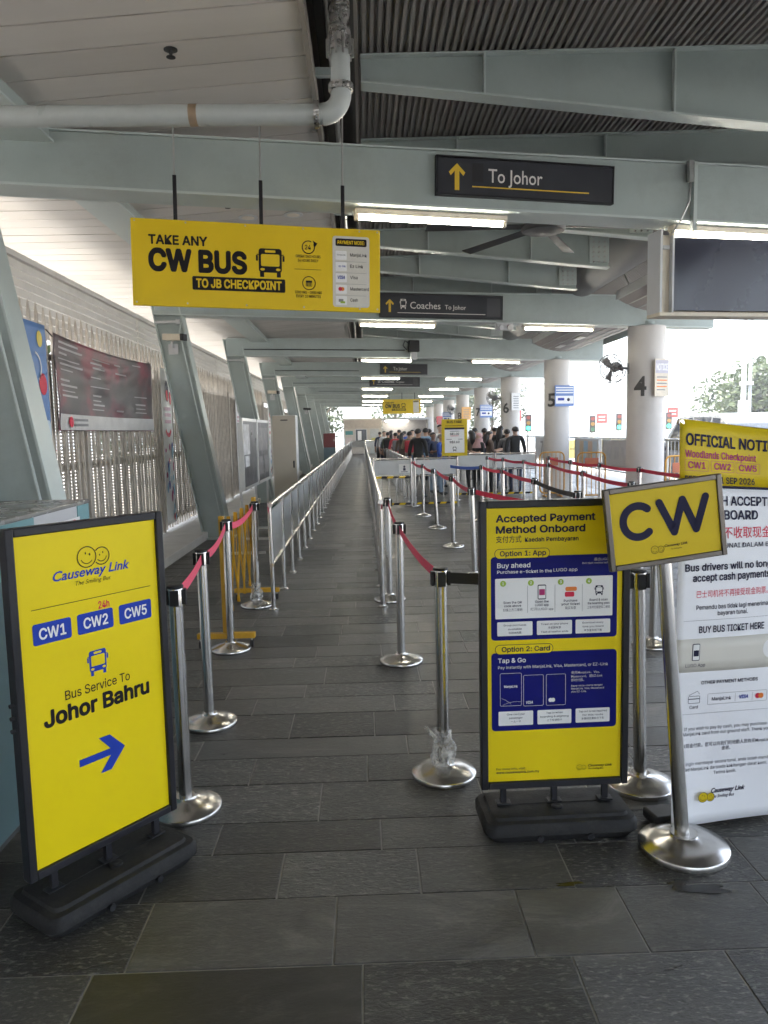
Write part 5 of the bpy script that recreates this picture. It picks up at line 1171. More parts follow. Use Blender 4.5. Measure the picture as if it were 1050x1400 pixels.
# notices on columns
def col_notice(k, ang, z0, w_, h, label, mat, draw):
    r = .335; cx, cy = 4.73, yb(k, 4.73)+.1; a = R(ang)
    t = thing('column_notice', label, 'notice', (cx+r*math.sin(a), cy-r*math.cos(a), z0), a); p = MB().box(-w_/2, w_/2, -.012, .0, 0, h).build('board', mat, t); draw(p, w_, h); MB().box(-.03, .03, .0005, .035, h*.4, h*.6).build('bracket', GALV, t)
def dn4(p, w_, h):
    flat(p, rrect(-w_/2+.01, w_/2-.01, h*.62, h-.02, .004), pm('notice_lilac', (.45,.43,.5), .5), -.0128); text(p, 'NOTICE', 0, h*.70, h*.17, WHITE, w=w_*.8, bold=.02, y=-.0136)
    for i in range(5): flat(p, rrect(-w_*.36, w_*.36-(.04 if i == 4 else 0), h*(.50-.085*i), h*(.53-.085*i), .002, 1), ORANGEP if i % 2 else GREYP, -.0128, 'print_line')
def dn5(p, w_, h):
    for i in range(3): flat(p, rrect(-w_*.45, w_*.45, h*(.62+.12*i), h*(.68+.12*i), .002, 1), WHITE, -.0128, 'print_line')
    flat(p, rrect(-w_*.46, w_*.46, h*.13, h*.5, .004), WHITE, -.0128); flat(p, rrect(-w_*.35, -w_*.02, h*.28, h*.40, .01), BLUE, -.0136, 'print_line'); mb = MB(); disc(mb, w_*.2, h*.32, h*.08, -.0136); mb.build('emblem', INKN, p)
def dn6(p, w_, h):
    for i in range(6): flat(p, rrect(-w_*.3, w_*.3, h*(.12+.13*i), h*(.16+.13*i), .002, 1), GREYP, -.0128, 'print_line')
PB = pm('notice_blue', (.12,.22,.50), .5); PC = pm('notice_cream', (.62,.55,.44), .5)
col_notice(2, 25, 2.02, .31, .60, 'cream NOTICE board on the right side of the column numbered 4', PC, dn4); col_notice(3, 18, 2.05, .53, .50, 'blue and white notice on the column numbered 5', PB, dn5); col_notice(4, 20, 2.12, .32, .55, 'small white paper notice on the column numbered 6', WHITE, dn6)
col_notice(5, 20, 2.0, .55, .50, 'small blue notice on the column numbered 7, above queue heads', PB, dn5); col_notice(6, 22, 2.0, .5, .6, 'orange notice on the column numbered 8', pm('notice_orange', (.65,.35,.10), .5), dn6); col_notice(7, -25, 2.0, .5, .5, 'blue notice on the round column numbered 9', PB, dn5); col_notice(8, 15, 1.9, .5, .5, 'red notice on one of the farthest round columns', pm('notice_red', (.55,.08,.08), .5), dn6)
# pipes and fittings near the ceiling
pp = thing('drain_pipe', 'thick pale grey drain pipe with elbow crossing under the soffit', 'pipe', (0, 4.5, 0))
P = [(-3.4,0,3.345),(-.19,0,3.33)]; MB().tube(P, .056, 24).build('straight_pipe', PVC, pp, smooth=True)
E_ = [(-.19+.11*math.sin(R(a)), 0, 3.33+.11-.11*math.cos(R(a))) for a in range(0, 91, 10)]; MB().tube(E_, .058, 24).build('elbow', PVC, pp, smooth=True)
MB().tube([(-.08,0,3.44),(-.08,0,3.70)], .054, 24).build('riser', PVC, pp, smooth=True); MB().tube([(-.08,0,3.70),(-.08,0,3.76),(-.08,0,3.82),(-.08,0,3.88),(-.08,0,4.09)], [.054,.062,.054,.062,.056], 24).build('flexible_coupling', FOIL, pp, smooth=True)
for z in (3.47, 3.68): MB().tube([(-.08,0,z-.018),(-.08,0,z+.018)], .070, 20).build('clamp', FOIL, pp, smooth=True)
MB().tube([(-.235,0,3.33),(-.205,0,3.33)], .074, 20).build('clamp', FOIL, pp, smooth=True); MB().tube([(-.93,0,3.334),(-.885,0,3.334)], .058, 24).build('tape_band', RUST, pp, smooth=True)
for i in range(10):
    a = 2*math.pi*i/10; MB().tube([(-.08+.07*math.cos(a), .07*math.sin(a), 3.63),(-.08+.07*math.cos(a), .07*math.sin(a), 3.73)], .008, 6).build('bolt', GALV, pp)
o = MB().tube([(-.15,-3,4.02),(-.15,40,4.02)], .022, 8).build('thin_pipe', GALV, None, smooth=True); tag(o, 'thin metal pipe running along the dark roof gutter', 'pipe')
def sprink(x, y, label):
    t = thing('sprinkler', label, 'sprinkler', (x, y, in_z(x))); MB().lathe([(.04,-.002),(.04,-.006),(.012,-.009),(.009,-.03),(.008,-.042)], 16).build('body', FANM, t, smooth=True); MB().lathe([(.026,-.043),(.027,-.046),(.012,-.049)], 16).build('deflector', BLACKP, t)
sprink(-1.06, 4.68, 'brass-dark sprinkler head on the near soffit above the drain pipe'); sprink(-1.25, 7.6, 'sprinkler head on the soffit above the big yellow sign')
def downl(x, y, label):
    t = thing('downlight', label, 'light', (x, y, in_z(x)-.002)); MB().lathe([(.10,-.012),(.098,-.001),(.07,-.001)], 28).build('rim', GREYL, t, smooth=True); MB().lathe([(.066,-.006),(.066,-.014)], 24).build('lens', pm('downlight_lens', (.75,.68,.58), .4), t, smooth=True)
downl(-1.13, 8.1, 'round recessed downlight left of the pair above the yellow sign'); downl(-.67, 8.15, 'round recessed downlight right of the pair above the yellow sign'); downl(-.9, 14.2, 'round recessed downlight beyond the second beam')
# loudspeaker cluster and junction box on the third beam
t = thing('loudspeaker', 'black loudspeaker with cable bundle fixed to the third beam', 'loudspeaker', (1.2, yb(3, 1.2)-.1, 3.45), R(10)); MB().box(-.12, .12, -.1, .08, -.10, .16).build('housing', BLACKP, t, bevel=.015); MB().box(-.07, .07, -.06, .05, -.28, -.1005).build('junction_box', GREYL, t, bevel=.01); MB().tube([(-.12,0,.1),(-.2,0,.16),(-.25,0,.05),(-.16,0,-.05)], .012, 8).build('cable', BLACKP, t)
t = thing('emergency_light', 'small twin emergency light under the second beam', 'light', (2.25, yb(2, 2.25)-.04, 3.14), R(10)); MB().box(-.14, .14, -.05, .05, -.05, .06).build('body', GREYL, t, bevel=.015)
for x in (-.07, .07): MB().tube([(x,-.09,-.02),(x,-.05,-.01)], .04, 14).build('lamp', pm('lamp_glass', (.5,.5,.5), .2), t)
for k, x0, x1 in ((3, -2.6, 1.0), (4, -2.6, -.1), (5, -2.6, 1.6), (6, -2.0, -.1)):
    o = MB().tube([(x0,yb(k,x0)-.03,3.42),(x1,yb(k,x1)-.03,3.40)], .012, 6).build('conduit', FANM, None); tag(o, f'dark cable conduit along the {ORD[k-1]} beam', 'conduit')

# ================================================================== far end kiosk
k_ = thing('kiosk', 'beige kiosk with window and teal sign closing the far end', 'kiosk', (-1.4, 54.2, 0)); KM = pm('kiosk_beige', (.50,.45,.39), .6, var=.06)
MB().box(0, 2.7, 0, 2.2, 0, 2.36).build('wall', KM, k_); MB().box(-.05, 2.75, -.06, 2.25, 2.3605, 2.48).build('roof', KM, k_); MB().box(.0, 2.7, -.03, -.001, 1.78, 2.34).build('fascia_panel', pm('kiosk_tan', (.42,.36,.30), .6), k_)
w_ = MB().box(.85, 1.6, -.03, -.001, .75, 1.70).build('window', GLASSD, k_)
for a in ((.80,.849,.7,1.75), (1.601,1.65,.7,1.75)): MB().box(a[0], a[1], -.04, -.001, a[2], a[3]).build('window_frame', GREYL, w_)
for a in ((.7,.749), (1.701,1.75)): MB().box(.85, 1.6, -.04, -.001, a[0], a[1]).build('window_frame', GREYL, w_)
MB().box(.98, 1.25, -.036, -.031, .95, 1.6).build('notice_sheet', WHITE, w_); MB().box(.12, .65, -.03, -.001, 1.35, 1.62).build('teal_sign', pm('kiosk_teal', (.05,.22,.22), .5), k_); MB().box(.15, .6, -.02, -.001, .7, 1.15).build('notice_sheet', pm('kiosk_pinkish', (.55,.46,.44), .5), k_)
MB().box(1.85, 2.5, -.02, -.001, .0, 1.74).build('door', pm('kiosk_door', (.42,.43,.42), .5), k_); MB().box(1.95, 2.4, -.03, -.021, .7, 1.1).build('notice_sheet', pm('kiosk_yellow', (.5,.48,.12), .5), k_)
t = thing('side_shelter', 'shaded grey shelter with a lamp beside the far kiosk', 'shelter', (1.35, 54.5, 0)); MB().box(0, 3.2, 0, .2, 0, 2.3).build('back_wall', pm('shelter_grey', (.30,.28,.27), .6), t); MB().box(-.02, 3.4, -1.0, .2, 2.305, 2.45).build('roof', GREYL, t); MB().tube([(.2,-.5,2.26),(1.8,-.5,2.26)], .03, 8).build('lamp_tube', TUBE, t)
MB().box(3.2, 3.35, -.9, -.75, 0, 2.3).build('post', GREYL, t)
# ================================================================== people in the queue
random.seed(61)
SKINS = [pm('skin_tan', (.42,.25,.17), .5, var=.05), pm('skin_light', (.55,.36,.27), .5, var=.05), pm('skin_brown', (.22,.12,.08), .5, var=.05)]
HAIRM = pm('hair_black', (.012,.010,.010), .45, var=.3, scale=30); HAIRG = pm('hair_grey', (.16,.15,.15), .5, var=.3, scale=30)
def cl(n, c): return pm('cloth_'+n, c, .8, var=.12, scale=9, bump=.2, bscale=20)
C_ = dict(black=cl('black', (.014,.014,.016)), navy=cl('navy', (.02,.03,.07)), white=cl('white', (.62,.62,.62)), blue=cl('royal_blue', (.03,.09,.42)), red=cl('red', (.5,.04,.06)), grey=cl('grey', (.16,.16,.17)), brown=cl('brown', (.12,.08,.06)), jeans=cl('jeans', (.07,.12,.22)), pale=cl('pale_jeans', (.24,.32,.42)), khaki=cl('khaki', (.28,.23,.16)), green=cl('olive', (.06,.08,.04)), pink=cl('rose', (.50,.30,.30)), sky=cl('sky_blue', (.22,.38,.58)))
SHOE = pm('shoe_dark', (.03,.03,.03), .5)
def body_skeleton(pose):
    V, E, Rr, G = [], [], [], []
    def v(p, r, g, par=None):
        V.append(p); Rr.append(r if isinstance(r, tuple) else (r, r)); G.append(g); i = len(V)-1
        if par is not None: E.append((par, i))
        return i
    pel = v((0,0,.95), (.145,.105), 2); sp = v((0,.0,1.13), (.13,.098), 1, pel); ch = v((0,.005,1.31), (.158,.105), 1, sp); nb = v((0,.01,1.435), (.085,.07), 1, ch)
    nk = v((0,.0,1.50), .047, 0, nb); h1 = v((0,-.012,1.56), (.062,.072), 0, nk); h2 = v((0,-.005,1.63), (.073,.085), 0, h1); v((0,.0,1.685), (.05,.06), 0, h2)
    for s in (-1, 1):
        sh = v((s*.165,.01,1.405), (.062,.062), 1, nb)
        if pose == 'phone': el, wr, hd, fg = (s*.215,-.01,1.15), (s*.13,-.21,1.17), (s*.085,-.28,1.21), (s*.06,-.32,1.24)
        elif pose == 'fold': el, wr, hd, fg = (s*.225,-.03,1.14), (s*.05,-.20,1.13), (-s*.04,-.21,1.12), (-s*.09,-.20,1.11)
        elif pose == 'bag' and s == 1: el, wr, hd, fg = (s*.22,.0,1.15), (s*.17,-.15,1.28), (s*.14,-.14,1.36), (s*.12,-.12,1.40)
        else: el, wr, hd, fg = (s*.225,.03,1.13), (s*.225,-.03,.89), (s*.215,-.055,.81), (s*.205,-.07,.745)
        e = v(el, .046, 1, sh); w_ = v(wr, .031, 0, e); h = v(hd, (.026,.040), 0, w_); v(fg, (.016,.03), 0, h)
    stride = .10 if pose == 'walk' else .02
    for s in (-1, 1):
        hp = v((s*.085,0,.88), (.095,.10), 2, pel); kn = v((s*.10,-stride*s-.01,.50), .064, 2, hp); an = v((s*.105,stride*s*1.4+.02,.10), .045, 2, kn); he = v((s*.105,stride*s*1.4+.01,.045), (.043,.045), 3, an); v((s*.12,stride*s*1.4-.15,.035), (.042,.03), 3, he)
    return V, E, Rr, G
POSES = {}
def make_poses():
    obs = []
    for pose in ('down', 'phone', 'fold', 'bag', 'walk'):
        V, E, Rr, G = body_skeleton(pose); me = bpy.data.meshes.new('body'); me.from_pydata(V, E, [])
        o = bpy.data.objects.new('body_src', me); COL.objects.link(o); md = o.modifiers.new('skin', 'SKIN'); md.use_smooth_shade = True; md.branch_smoothing = .4
        sv = me.skin_vertices[0].data if me.skin_vertices else None
        if sv is None:
            bm = bmesh.new(); bm.from_mesh(me); bm.verts.layers.skin.verify(); bm.to_mesh(me); bm.free(); sv = me.skin_vertices[0].data
        for i, r in enumerate(Rr): sv[i].radius = r; sv[i].use_root = (i == 0)
        o.modifiers.new('sub', 'SUBSURF').levels = 2; o.modifiers['sub'].render_levels = 2; obs.append((pose, o, V, E, G))
    dg = bpy.context.evaluated_depsgraph_get()
    for pose, o, V, E, G in obs:
        me = bpy.data.meshes.new_from_object(o.evaluated_get(dg)); me.name = 'body'; me.materials.clear()
        for k in range(4): me.materials.append(SKINS[0])
        Vv = [Vector(p) for p in V]; mi = []
        for p in me.polygons:
            c = p.center; best, bg_ = 9, 0
            for a, b in E:
                d = Vv[b]-Vv[a]; t = max(0, min(1, (c-Vv[a]).dot(d)/max(d.length_squared, 1e-9))); dist = (c-(Vv[a]+d*t)).length
                if dist < best: best = dist; bg_ = G[b] if (t > .35 or G[a] == G[b] or G[b] == 1) else G[a]
            if bg_ == 1 and c.z < .98 and abs(c.x) < .17: bg_ = 1
            if bg_ == 2 and c.z > .93: bg_ = 1
            mi.append(bg_)
        me.polygons.foreach_set('material_index', mi); me.polygons.foreach_set('use_smooth', [True]*len(mi)); POSES[pose] = me
    for pose, o, *_ in obs: bpy.data.objects.remove(o)
make_poses()
def shell(limf, cx, cy, cz, rx, ry, rz, n=20, m_=9):
    mb = MB()
    for i in range(m_+1):
        for k in range(n):
            az = 2*math.pi*k/n; a = R(limf(az))*i/m_
            mb.v.append((cx+rx*math.sin(a)*math.sin(az), cy-ry*math.sin(a)*math.cos(az), cz+rz*math.cos(a)))
    for i in range(m_):
        for k in range(n): mb.f.append((i*n+k, (i+1)*n+k, (i+1)*n+(k+1) % n, i*n+(k+1) % n)); mb.mi.append(0)
    return mb
HS = shell(lambda az: 62+62*(1-math.cos(az))/2, 0, .004, 1.628, .083, .098, .088).mesh('hair', HAIRM, True)
mb = shell(lambda az: 60+66*(1-math.cos(az))/2, 0, .006, 1.628, .087, .103, .09); mb.tube([(0,.075,1.62),(0,.10,1.50),(0,.095,1.36),(0,.09,1.30)], [.075,.085,.075,.04], 12); HL = mb.mesh('hair', HAIRM, True)
mb = shell(lambda az: 60+66*(1-math.cos(az))/2, 0, .006, 1.628, .085, .10, .09); mb.ball((0,.10,1.66), .045, .045, .045); HB = mb.mesh('hair', HAIRM, True)
mb = shell(lambda az: 58+95*(1-math.cos(az))/2, 0, .006, 1.625, .092, .107, .10); mb.tube([(0,.01,1.56),(0,.01,1.48),(0,.01,1.40),(0,.01,1.30)], [.10,.105,.16,.19], 16); HJ = mb.mesh('headscarf', HAIRM, True)
mb = MB()
mb.add([(-.012,-.083,1.60),(.012,-.083,1.60),(0,-.108,1.603),(0,-.088,1.64)], [(0,1,2),(1,3,2),(3,0,2)])
for s in (-1, 1): mb.ball((s*.076,.0,1.62), .01, .022, .032, 8, 6)
FACE = mb.mesh('face', SKINS[0])
BAG = MB().box(-.14, .14, .10, .25, 1.02, 1.42).mesh('backpack', C_['black'])
def person(x, y, h, rz, label, shirt, pants='black', hair='short', pose='down', skin=0, bag=None, hm=None):
    t = thing('person', label, 'person', (x, y, 0), R(rz)); k = h/1.715; t.scale = (k*random.uniform(1., 1.12), k*random.uniform(1., 1.1), k)
    b = inst('body', POSES[pose], t)
    for sl, mt in zip(b.material_slots, (SKINS[skin], C_[shirt], C_[pants], SHOE)): sl.link = 'OBJECT'; sl.material = mt
    f = inst('face', FACE, t); f.material_slots[0].link = 'OBJECT'; f.material_slots[0].material = SKINS[skin]
    hh = inst('headscarf' if hair == 'scarf' else 'hair', {'short': HS, 'long': HL, 'bun': HB, 'scarf': HJ}[hair], t)
    if hm: hh.material_slots[0].link = 'OBJECT'; hh.material_slots[0].material = hm
    if bag:
        g_ = inst('backpack', BAG, t); g_.material_slots[0].link = 'OBJECT'; g_.material_slots[0].material = C_[bag]; bv = g_.modifiers.new('b', 'BEVEL'); bv.width = .05; bv.segments = 3
    return t
def px(u, y): return (u-497)/1040*y*1.005
# rz: 0 faces the camera, 180 looks away, 90 faces right
PEOPLE = [
 (571, 17.6, 1.60, 150, 'person in a black T-shirt at the front left of the queue, back turned', 'black', 'black', 'short', 'down', 0, None, None),
 (601, 20.6, 1.70, 20, 'tall person in a white shirt looking over the queue left of fare board', 'white', 'jeans', 'short', 'down', 1, None, None),
 (602, 18.2, 1.46, 60, 'short person in royal blue top with grey hair beside the fare board', 'blue', 'pale', 'short', 'fold', 0, None, HAIRG),
 (591, 18.8, 1.50, 40, 'person in navy top standing between black and blue clothed neighbours', 'navy', 'pale', 'short', 'phone', 2, None, None),
 (581, 20.2, 1.62, 170, 'person in sky blue behind the black T-shirt person', 'sky', 'jeans', 'short', 'down', 0, 'navy', None),
 (653, 18.1, 1.46, -60, 'person in pale rose headscarf and dark dress right of fare board', 'black', 'black', 'scarf', 'phone', 1, None, C_['pink']),
 (668, 18.3, 1.50, 100, 'person in brown patterned top with long hair, turned sideways', 'brown', 'black', 'long', 'phone', 1, None, None),
 (683, 19.6, 1.62, 150, 'person in black with long hair left of the broad man in black', 'black', 'navy', 'long', 'down', 1, None, None),
 (692, 18.9, 1.54, 170, 'person in charcoal top with hair tied in a bun', 'grey', 'black', 'bun', 'fold', 0, None, None),
 (703, 18.5, 1.60, 180, 'broad person in black seen from behind at the right end of queue', 'black', 'navy', 'short', 'down', 0, None, None),
 (643, 19.4, 1.53, 200, 'person in brown coat half behind the fare board', 'brown', 'black', 'long', 'down', 0, None, None),
 (661, 20.6, 1.58, 160, 'person in navy between headscarf and brown top, farther back', 'navy', 'black', 'short', 'down', 2, None, None),
 (675, 22.0, 1.60, 190, 'person in black farther back between two long haired people', 'black', 'jeans', 'short', 'bag', 0, None, None),
 (540, 25.5, 1.50, 190, 'person in red shirt carrying a dark backpack in the left queue', 'red', 'black', 'short', 'walk', 0, 'grey', None),
 (530, 28.0, 1.52, 170, 'person in olive top left of the red shirt', 'green', 'black', 'short', 'down', 0, 'black', None),
 (525, 29.5, 1.56, 20, 'person in white shirt at the far left of the queue', 'white', 'navy', 'short', 'down', 1, None, None),
 (519, 31.5, 1.54, 180, 'person in dark navy at the very far left end of queue', 'navy', 'black', 'short', 'down', 0, None, None),
 (549, 24.0, 1.50, 160, 'person in brown with long hair right of the red shirt', 'brown', 'black', 'long', 'down', 1, None, None),
 (559, 22.4, 1.53, 175, 'person in khaki shirt with red backpack left of the black T-shirt person', 'khaki', 'jeans', 'short', 'bag', 0, 'red', None),
 (563, 26.5, 1.58, 10, 'person in khaki facing the camera deep in the queue', 'khaki', 'black', 'short', 'fold', 1, None, None),
 (611, 21.8, 1.55, 150, 'person in red top behind the royal blue top', 'red', 'black', 'long', 'down', 1, None, None),
 (586, 23.5, 1.60, 180, 'person in white with backpack deep behind the sky blue top', 'white', 'black', 'short', 'down', 0, 'black', None),
 (552, 28.5, 1.55, 185, 'person in royal blue deep in the queue behind the brown top', 'blue', 'black', 'short', 'down', 0, None, None),
 (571, 25.0, 1.57, 160, 'person in grey with a bun deep behind the front of queue', 'grey', 'navy', 'bun', 'down', 1, None, None),
 (545, 31.0, 1.60, 200, 'person in black far back behind the red shirt', 'black', 'black', 'short', 'down', 0, None, None),
 (534, 33.0, 1.58, 175, 'person in rose top far back at left of queue', 'pink', 'black', 'long', 'down', 1, None, None),
 (648, 23.0, 1.60, 180, 'person in white shirt far behind the fare board', 'white', 'black', 'short', 'down', 0, None, None),
 (622, 22.5, 1.56, 170, 'person in black mostly hidden by the fare board', 'black', 'black', 'short', 'down', 0, None, None),
]
for u, y, h, rz, lb, sh, pa, ha, po_, sk_, bg_, hm_ in PEOPLE: person(px(u, y), y, h, rz, lb, sh, pa, ha, po_, sk_, bg_, hm_)

# ================================================================== outside: vehicles, signals, trees
PAINTW = pm('car_paint_silver_white', (.20,.215,.23), .25, var=.03, coat=.6); PAINTD = pm('car_paint_dark', (.05,.07,.06), .25, var=.03, coat=.6); TYRE = pm('tyre', (.02,.02,.02), .8)
def car(x, y, rz, label, paint, L_=4.7, W_=1.82, H_=1.75):
    t = thing('parked_car', label, 'car', (x, y, -.15), rz)
    prof = [(0,.35),(.02,.75),(.10,.95),(1.05,1.08),(1.85,H_-.06),(2.3,H_),(4.1,H_-.02),(4.55,H_-.22),(4.68,1.0),(L_,.55),(L_-.05,.32)]
    n = len(prof); mb = MB()
    def hw(z): return W_/2*(1 if z < 1.0 else 1-.16*(z-1.0)/(H_-1.0))
    for s in (-1, 1): mb.v += [(s*hw(z), py, z) for py, z in prof]
    for i in range(n): j = (i+1) % n; mb.f.append((i, j, n+j, n+i)); mb.mi.append(0)
    mb.f += [tuple(range(n))[::-1], tuple(n+i for i in range(n))]; mb.mi += [0, 0]
    b = mb.build('body', paint, t, bevel=.05, seg=3)
    for s in (-1, 1):
        for p in ([(1.35,1.06),(1.95,H_-.13),(2.75,H_-.09),(2.75,1.05)], [(2.83,1.05),(2.83,H_-.09),(3.75,H_-.1),(3.75,1.05)], [(3.83,1.06),(3.83,H_-.11),(4.2,H_-.14),(4.5,1.08)]):
            mb = MB(); mb.v = [(s*(hw(z)+.004), py, z) for py, z in p]+[(s*(hw(z)-.02), py, z) for py, z in p]; mb.f = [(0,1,2,3),(7,6,5,4),(0,4,5,1),(1,5,6,2),(2,6,7,3),(3,7,4,0)]; mb.mi = [0]*6; mb.build('window', GLASSD, t)
        MB().ob((s*(W_/2+.06), 1.35, 1.1), (.07,0,0), (0,.05,0), (0,0,.07)).build('mirror', paint, t, bevel=.02)
        for wy in (.85, 3.75):
            w_ = MB().tube([(s*(W_/2-.2),wy,.33),(s*(W_/2+.01),wy,.33)], .33, 22).build('tyre', TYRE, t, smooth=True); MB().tube([(s*(W_/2+.0105),wy,.33),(s*(W_/2+.02),wy,.33)], .2, 16).build('rim', GALV, w_)
        MB().box(min(s*.55,s*.85), max(s*.55,s*.85), -.03, .1, .68, .82).build('headlight', pm('lamp_lens', (.6,.6,.6), .15), t)
    mb = MB(); p = [(1.12,1.11),(1.80,H_-.10)]; mb.add([(-.74,p[0][0],p[0][1]+.01),(.74,p[0][0],p[0][1]+.01),(.66,p[1][0],p[1][1]+.01),(-.66,p[1][0],p[1][1]+.01)], [(0,1,2,3)]); mb.build('windscreen', GLASSD, t)
    MB().box(-.3, .3, -.02, .02, .45, .56).build('number_plate', WHITE, t)
car(8.8, 21.2, math.pi, 'pale silver people carrier passing behind the yellow notice banner', PAINTW, H_=1.96)
car(11.2, 30.5, math.pi, 'dark green car beyond the pale people carrier', PAINTD, H_=1.5)
GREENL = pm('signal_green', (.02,.75,.35), emit=1.6); REDL = pm('signal_red_off', (.25,.03,.02), .4); SIGB = pm('signal_black', (.03,.03,.032), .5)
def signal(x, y, z, label, green=True):
    t = thing('traffic_light', label, 'traffic light', (x, y, 0)); MB().tube([(0,.1,-.15),(0,.1,z-.5)], .06, 10).build('pole', GALV, t, smooth=True); MB().box(-.17, .17, -.1, .1, z-.9, z+.1).build('housing', SIGB, t, bevel=.03)
    for i, mt in enumerate((REDL, pm('signal_amber_off', (.3,.16,.02), .4), GREENL if green else pm('signal_green_off', (.02,.12,.07), .4))): MB().tube([(0,-.125,z-.08-.31*i),(0,-.1005,z-.08-.31*i)], .115, 18).build('lamp', mt, t, smooth=True); MB().bar((-.13,-.17,z+.03-.31*i), (.13,-.17,z+.03-.31*i), .13, .01).build('visor', SIGB, t)
signal(9.73, 45, 2.25, 'traffic light showing green between columns 5 and 6'); signal(13.55, 45, 2.1, 'unlit traffic light between columns 4 and 5, left of pair', False); signal(15.13, 45, 2.2, 'traffic light showing green just left of the column numbered 4'); signal(18.1, 45, 2.2, 'traffic light showing green just right of the column numbered 4')
REDS = pm('sign_red_plate', (.62,.06,.05), .5)
def red_sign(x, y, z, label):
    t = thing('road_sign', label, 'sign', (x, y, 0)); MB().tube([(0,.03,-.15),(0,.03,z+.2)], .035, 8).build('pole', GALV, t); p = MB().box(-.33, .33, -.02, .0, z-.3, z+.3).build('plate', REDS, t)
    for i in range(2): flat(p, rrect(-.2, .2, z-.14+.2*i, z-.06+.2*i, .004, 1), WHITE, -.022, 'print_line')
red_sign(9.2, 46, 2.3, 'red road sign beside the green traffic light left of column 5'); red_sign(14.9, 47.5, 2.05, 'red road sign on a pole between columns 4 and 5'); red_sign(18.75, 46, 2.3, 'red road sign just right of the column numbered 4')
def mast(x, y, h, label, twin=False, r=.11):
    t = thing('lamp_mast', label, 'lamp post', (x, y, -.15)); MB().tube([(0,0,0),(0,0,h)], r, 12, r*.6).build('mast', pm('mast_grey', (.32,.34,.36), .5), t, smooth=True)
    if twin: MB().tube([(.3,.1,0),(.3,.1,h)], r*.6, 10, r*.5).build('mast', pm('mast_grey', (.32,.34,.36), .5), t, smooth=True); MB().box(-.1, .36, -.06, .16, 3.2, 3.35).build('clamp', GALV, t); MB().box(-.14, .14, -.14, .14, 1.2, 2.6).build('control_box', GREYL, t)
    else: MB().bar((0,0,h-.05), (-1.1,0,h+.1), .08, .06).build('arm', pm('mast_grey', (.32,.34,.36), .5), t); MB().box(-1.6, -1.05, -.1, .1, h+.06, h+.16).build('lamp_head', GREYL, t)
mast(15.05, 30, 9, 'tall grey twin mast in front of the tree at right', True); mast(12.6, 47, 6.2, 'thin street lamp between columns 4 and 5'); mast(14.4, 56, 4.8, 'thin far street lamp close left of column 4', r=.07); mast(13.2, 60, 4.6, 'thin farther street lamp right of column 5', r=.06); mast(9.2, 58, 5.2, 'thin far street lamp left of column 5', r=.07)
YB = pm('yellow_plastic_barrier', (.60,.48,.12), .6, var=.15)
for i in range(9):
    t = thing('road_barrier', f'pale yellow plastic road barrier, {["first","second","third","fourth","fifth","sixth","seventh","eighth","last"][i]} from the left in the far row', 'barrier', (11.2+i*1.25, 42+i*.1, -.15), 0, 'far row of yellow road barriers'); MB().hexa([(0,-.28,0),(1.2,-.28,0),(1.2,.28,0),(0,.28,0),(.04,-.09,1.0),(1.16,-.09,1.0),(1.16,.09,1.0),(.04,.09,1.0)]).build('body', YB, t, bevel=.04); MB().box(.15, 1.05, -.2, -.13, .45, .55).build('handhold', pm('barrier_hole', (.25,.2,.05), .7), t)
t = thing('far_railing', 'long pale railing along the far water edge', 'railing', (4, 95, -.15))
for z in (.5, .9, 1.3): MB().tube([(0,0,z),(60,0,z)], .05, 6).build('rail', GREYL, t)
for i in range(41): MB().tube([(i*1.5,0,0),(i*1.5,0,1.3)], .05, 6).build('post', GREYL, t)
SEA = pm('pale_water', (.10,.20,.26), .15, var=.1, scale=.05); tag(MB().box(-600, 900, 100, 1500, -.3, -.12).build('water', SEA), kind='structure')
HILL = pm('far_shore_green', (.10,.14,.13), .9, var=.2, scale=.02)
mb = MB(); n = 60; rnd = random.Random(4)
for i in range(n+1):
    x_ = -500+1500*i/n; mb.v += [(x_, 1300, -1), (x_, 1300, 8+rnd.uniform(0,7)+6*math.sin(i*.4)), (x_, 1480, -1)]
for i in range(n): mb.f += [(3*i,3*i+3,3*i+4,3*i+1),(3*i+1,3*i+4,3*i+5,3*i+2)]; mb.mi += [0,0]
tag(mb.build('hills', HILL), kind='structure')
LEAFS = [pm('foliage_light', (.042,.062,.022), .55, var=.35, scale=2), pm('foliage_mid', (.045,.07,.022), .55, var=.35, scale=2)]
for m_ in LEAFS:
    t_ = m_.node_tree; b_ = t_.nodes['Principled BSDF']; o_ = t_.nodes['Material Output']; tr = t_.nodes.new('ShaderNodeBsdfTranslucent'); mx_ = t_.nodes.new('ShaderNodeMixShader'); mx_.inputs[0].default_value = .22
    t_.links.new(b_.inputs['Base Color'].links[0].from_socket, tr.inputs[0]); t_.links.new(b_.outputs[0], mx_.inputs[1]); t_.links.new(tr.outputs[0], mx_.inputs[2]); t_.links.new(mx_.outputs[0], o_.inputs[0])
BARK = pm('bark', (.13,.10,.075), .9, var=.25, bump=.5)
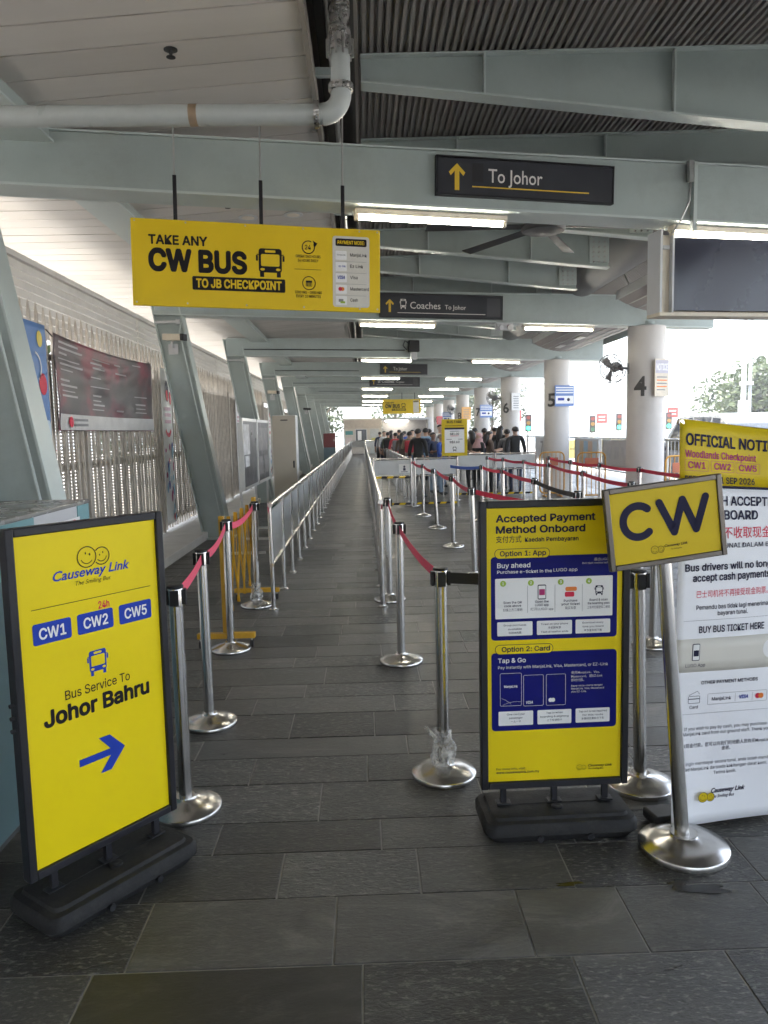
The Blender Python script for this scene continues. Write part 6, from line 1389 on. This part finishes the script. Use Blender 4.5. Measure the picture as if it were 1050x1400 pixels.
def tree(x, y, h, cr, label, seed, leaf=0, nl=2600, z0=.3, group=None, nc=16):
    rnd = random.Random(seed); t = thing('tree', label, 'tree', (x, y, -.15), group=group)
    lim = [(0,0,0), (rnd.uniform(-.1,.1),0,h*.25), (rnd.uniform(-.2,.2),rnd.uniform(-.2,.2),h*.5), (0,0,h*.85)]
    mb = MB().tube(lim, [.16*h/6+.05,.12*h/6+.04,.08*h/6+.02,.02], 8)
    cl_ = []
    for i in range(nc):
        a = rnd.uniform(0, 6.28); zz = rnd.uniform(z0, .95)*h; rr = cr*(.35+.65*math.sqrt(max(0, 1-((zz/h-.6)/.5)**2)))*rnd.uniform(.45, .95); c = Vector((rr*math.cos(a), rr*math.sin(a), zz)); cl_.append((c, rnd.uniform(.28, .45)*cr))
        mb.tube([(0,0,max(.2*h, zz-.35*h)), (c.x*.5,c.y*.5,zz-.12*h), tuple(c)], [.05,.03,.01], 5)
    mb.build('trunk', BARK, t, smooth=True); mb = MB(); s0 = .055*cr**.5+.06
    for c, r_ in cl_:
        for k in range(nl//nc):
            d = Vector((rnd.gauss(0,1), rnd.gauss(0,1), rnd.gauss(0,1))).normalized()*r_*rnd.uniform(.55,1.05); p = c+Vector((d.x, d.y, d.z*.8)); u = Vector((rnd.gauss(0,1), rnd.gauss(0,1), rnd.gauss(0,.6))).normalized(); w_ = u.cross(Vector((rnd.gauss(0,1), rnd.gauss(0,1), rnd.gauss(0,1)))).normalized(); s_ = s0*rnd.uniform(.7,1.5)
            mb.add([p-u*s_, p+w_*s_*.45, p+u*s_, p-w_*s_*.45], [(0,1,2,3)])
    mb.build('crown', LEAFS[leaf], t)
tree(27.2, 46, 4.3, 6.2, 'large leafy tree behind the tall mast at right edge', 1, 0, 26000, .10, nc=90); tree(31, 50, 6.5, 4, 'tree at the far right beyond the large leafy tree', 2, 1, 3000, .2)
tree(11.5, 68, 6.0, 2.8, 'light green tree seen between columns 6 and 7', 3, 0, 2600, .2); tree(8.6, 72, 6.2, 2.6, 'tree seen left of the column numbered 7', 4, 0, 2600, .2); tree(-3.8, 66, 6.0, 2.6, 'pale tree beyond the far end left of kiosk', 5, 0, 2400, .2); tree(3.0, 74, 6.5, 2.8, 'tree rising behind the far kiosk roof', 6, 1, 2400, .25)
tree(-8, 30, 6.0, 2.6, 'tree outside the steel fence far along', 7, 1, 2000, .2); tree(-9, 16, 5.5, 2.4, 'tree outside the steel fence near the second column', 8, 1, 2000, .2)
# ================================================================== thin haze volume added to lift the far hall and pale the outdoors
hz = bpy.data.materials.new('added_haze'); hz.use_nodes = True; t_ = hz.node_tree; t_.nodes.remove(t_.nodes['Principled BSDF']); pv = t_.nodes.new('ShaderNodeVolumePrincipled')
pv.inputs['Density'].default_value = .0020; pv.inputs['Color'].default_value = (.92,.95,1,1); pv.inputs['Anisotropy'].default_value = .3
t_.links.new(pv.outputs[0], t_.nodes['Material Output'].inputs['Volume'])
hz.cycles.homogeneous_volume = True
tag(MB().box(-1000, 1000, -1000, 1900, -2, 25).build('haze', hz), kind='stuff')
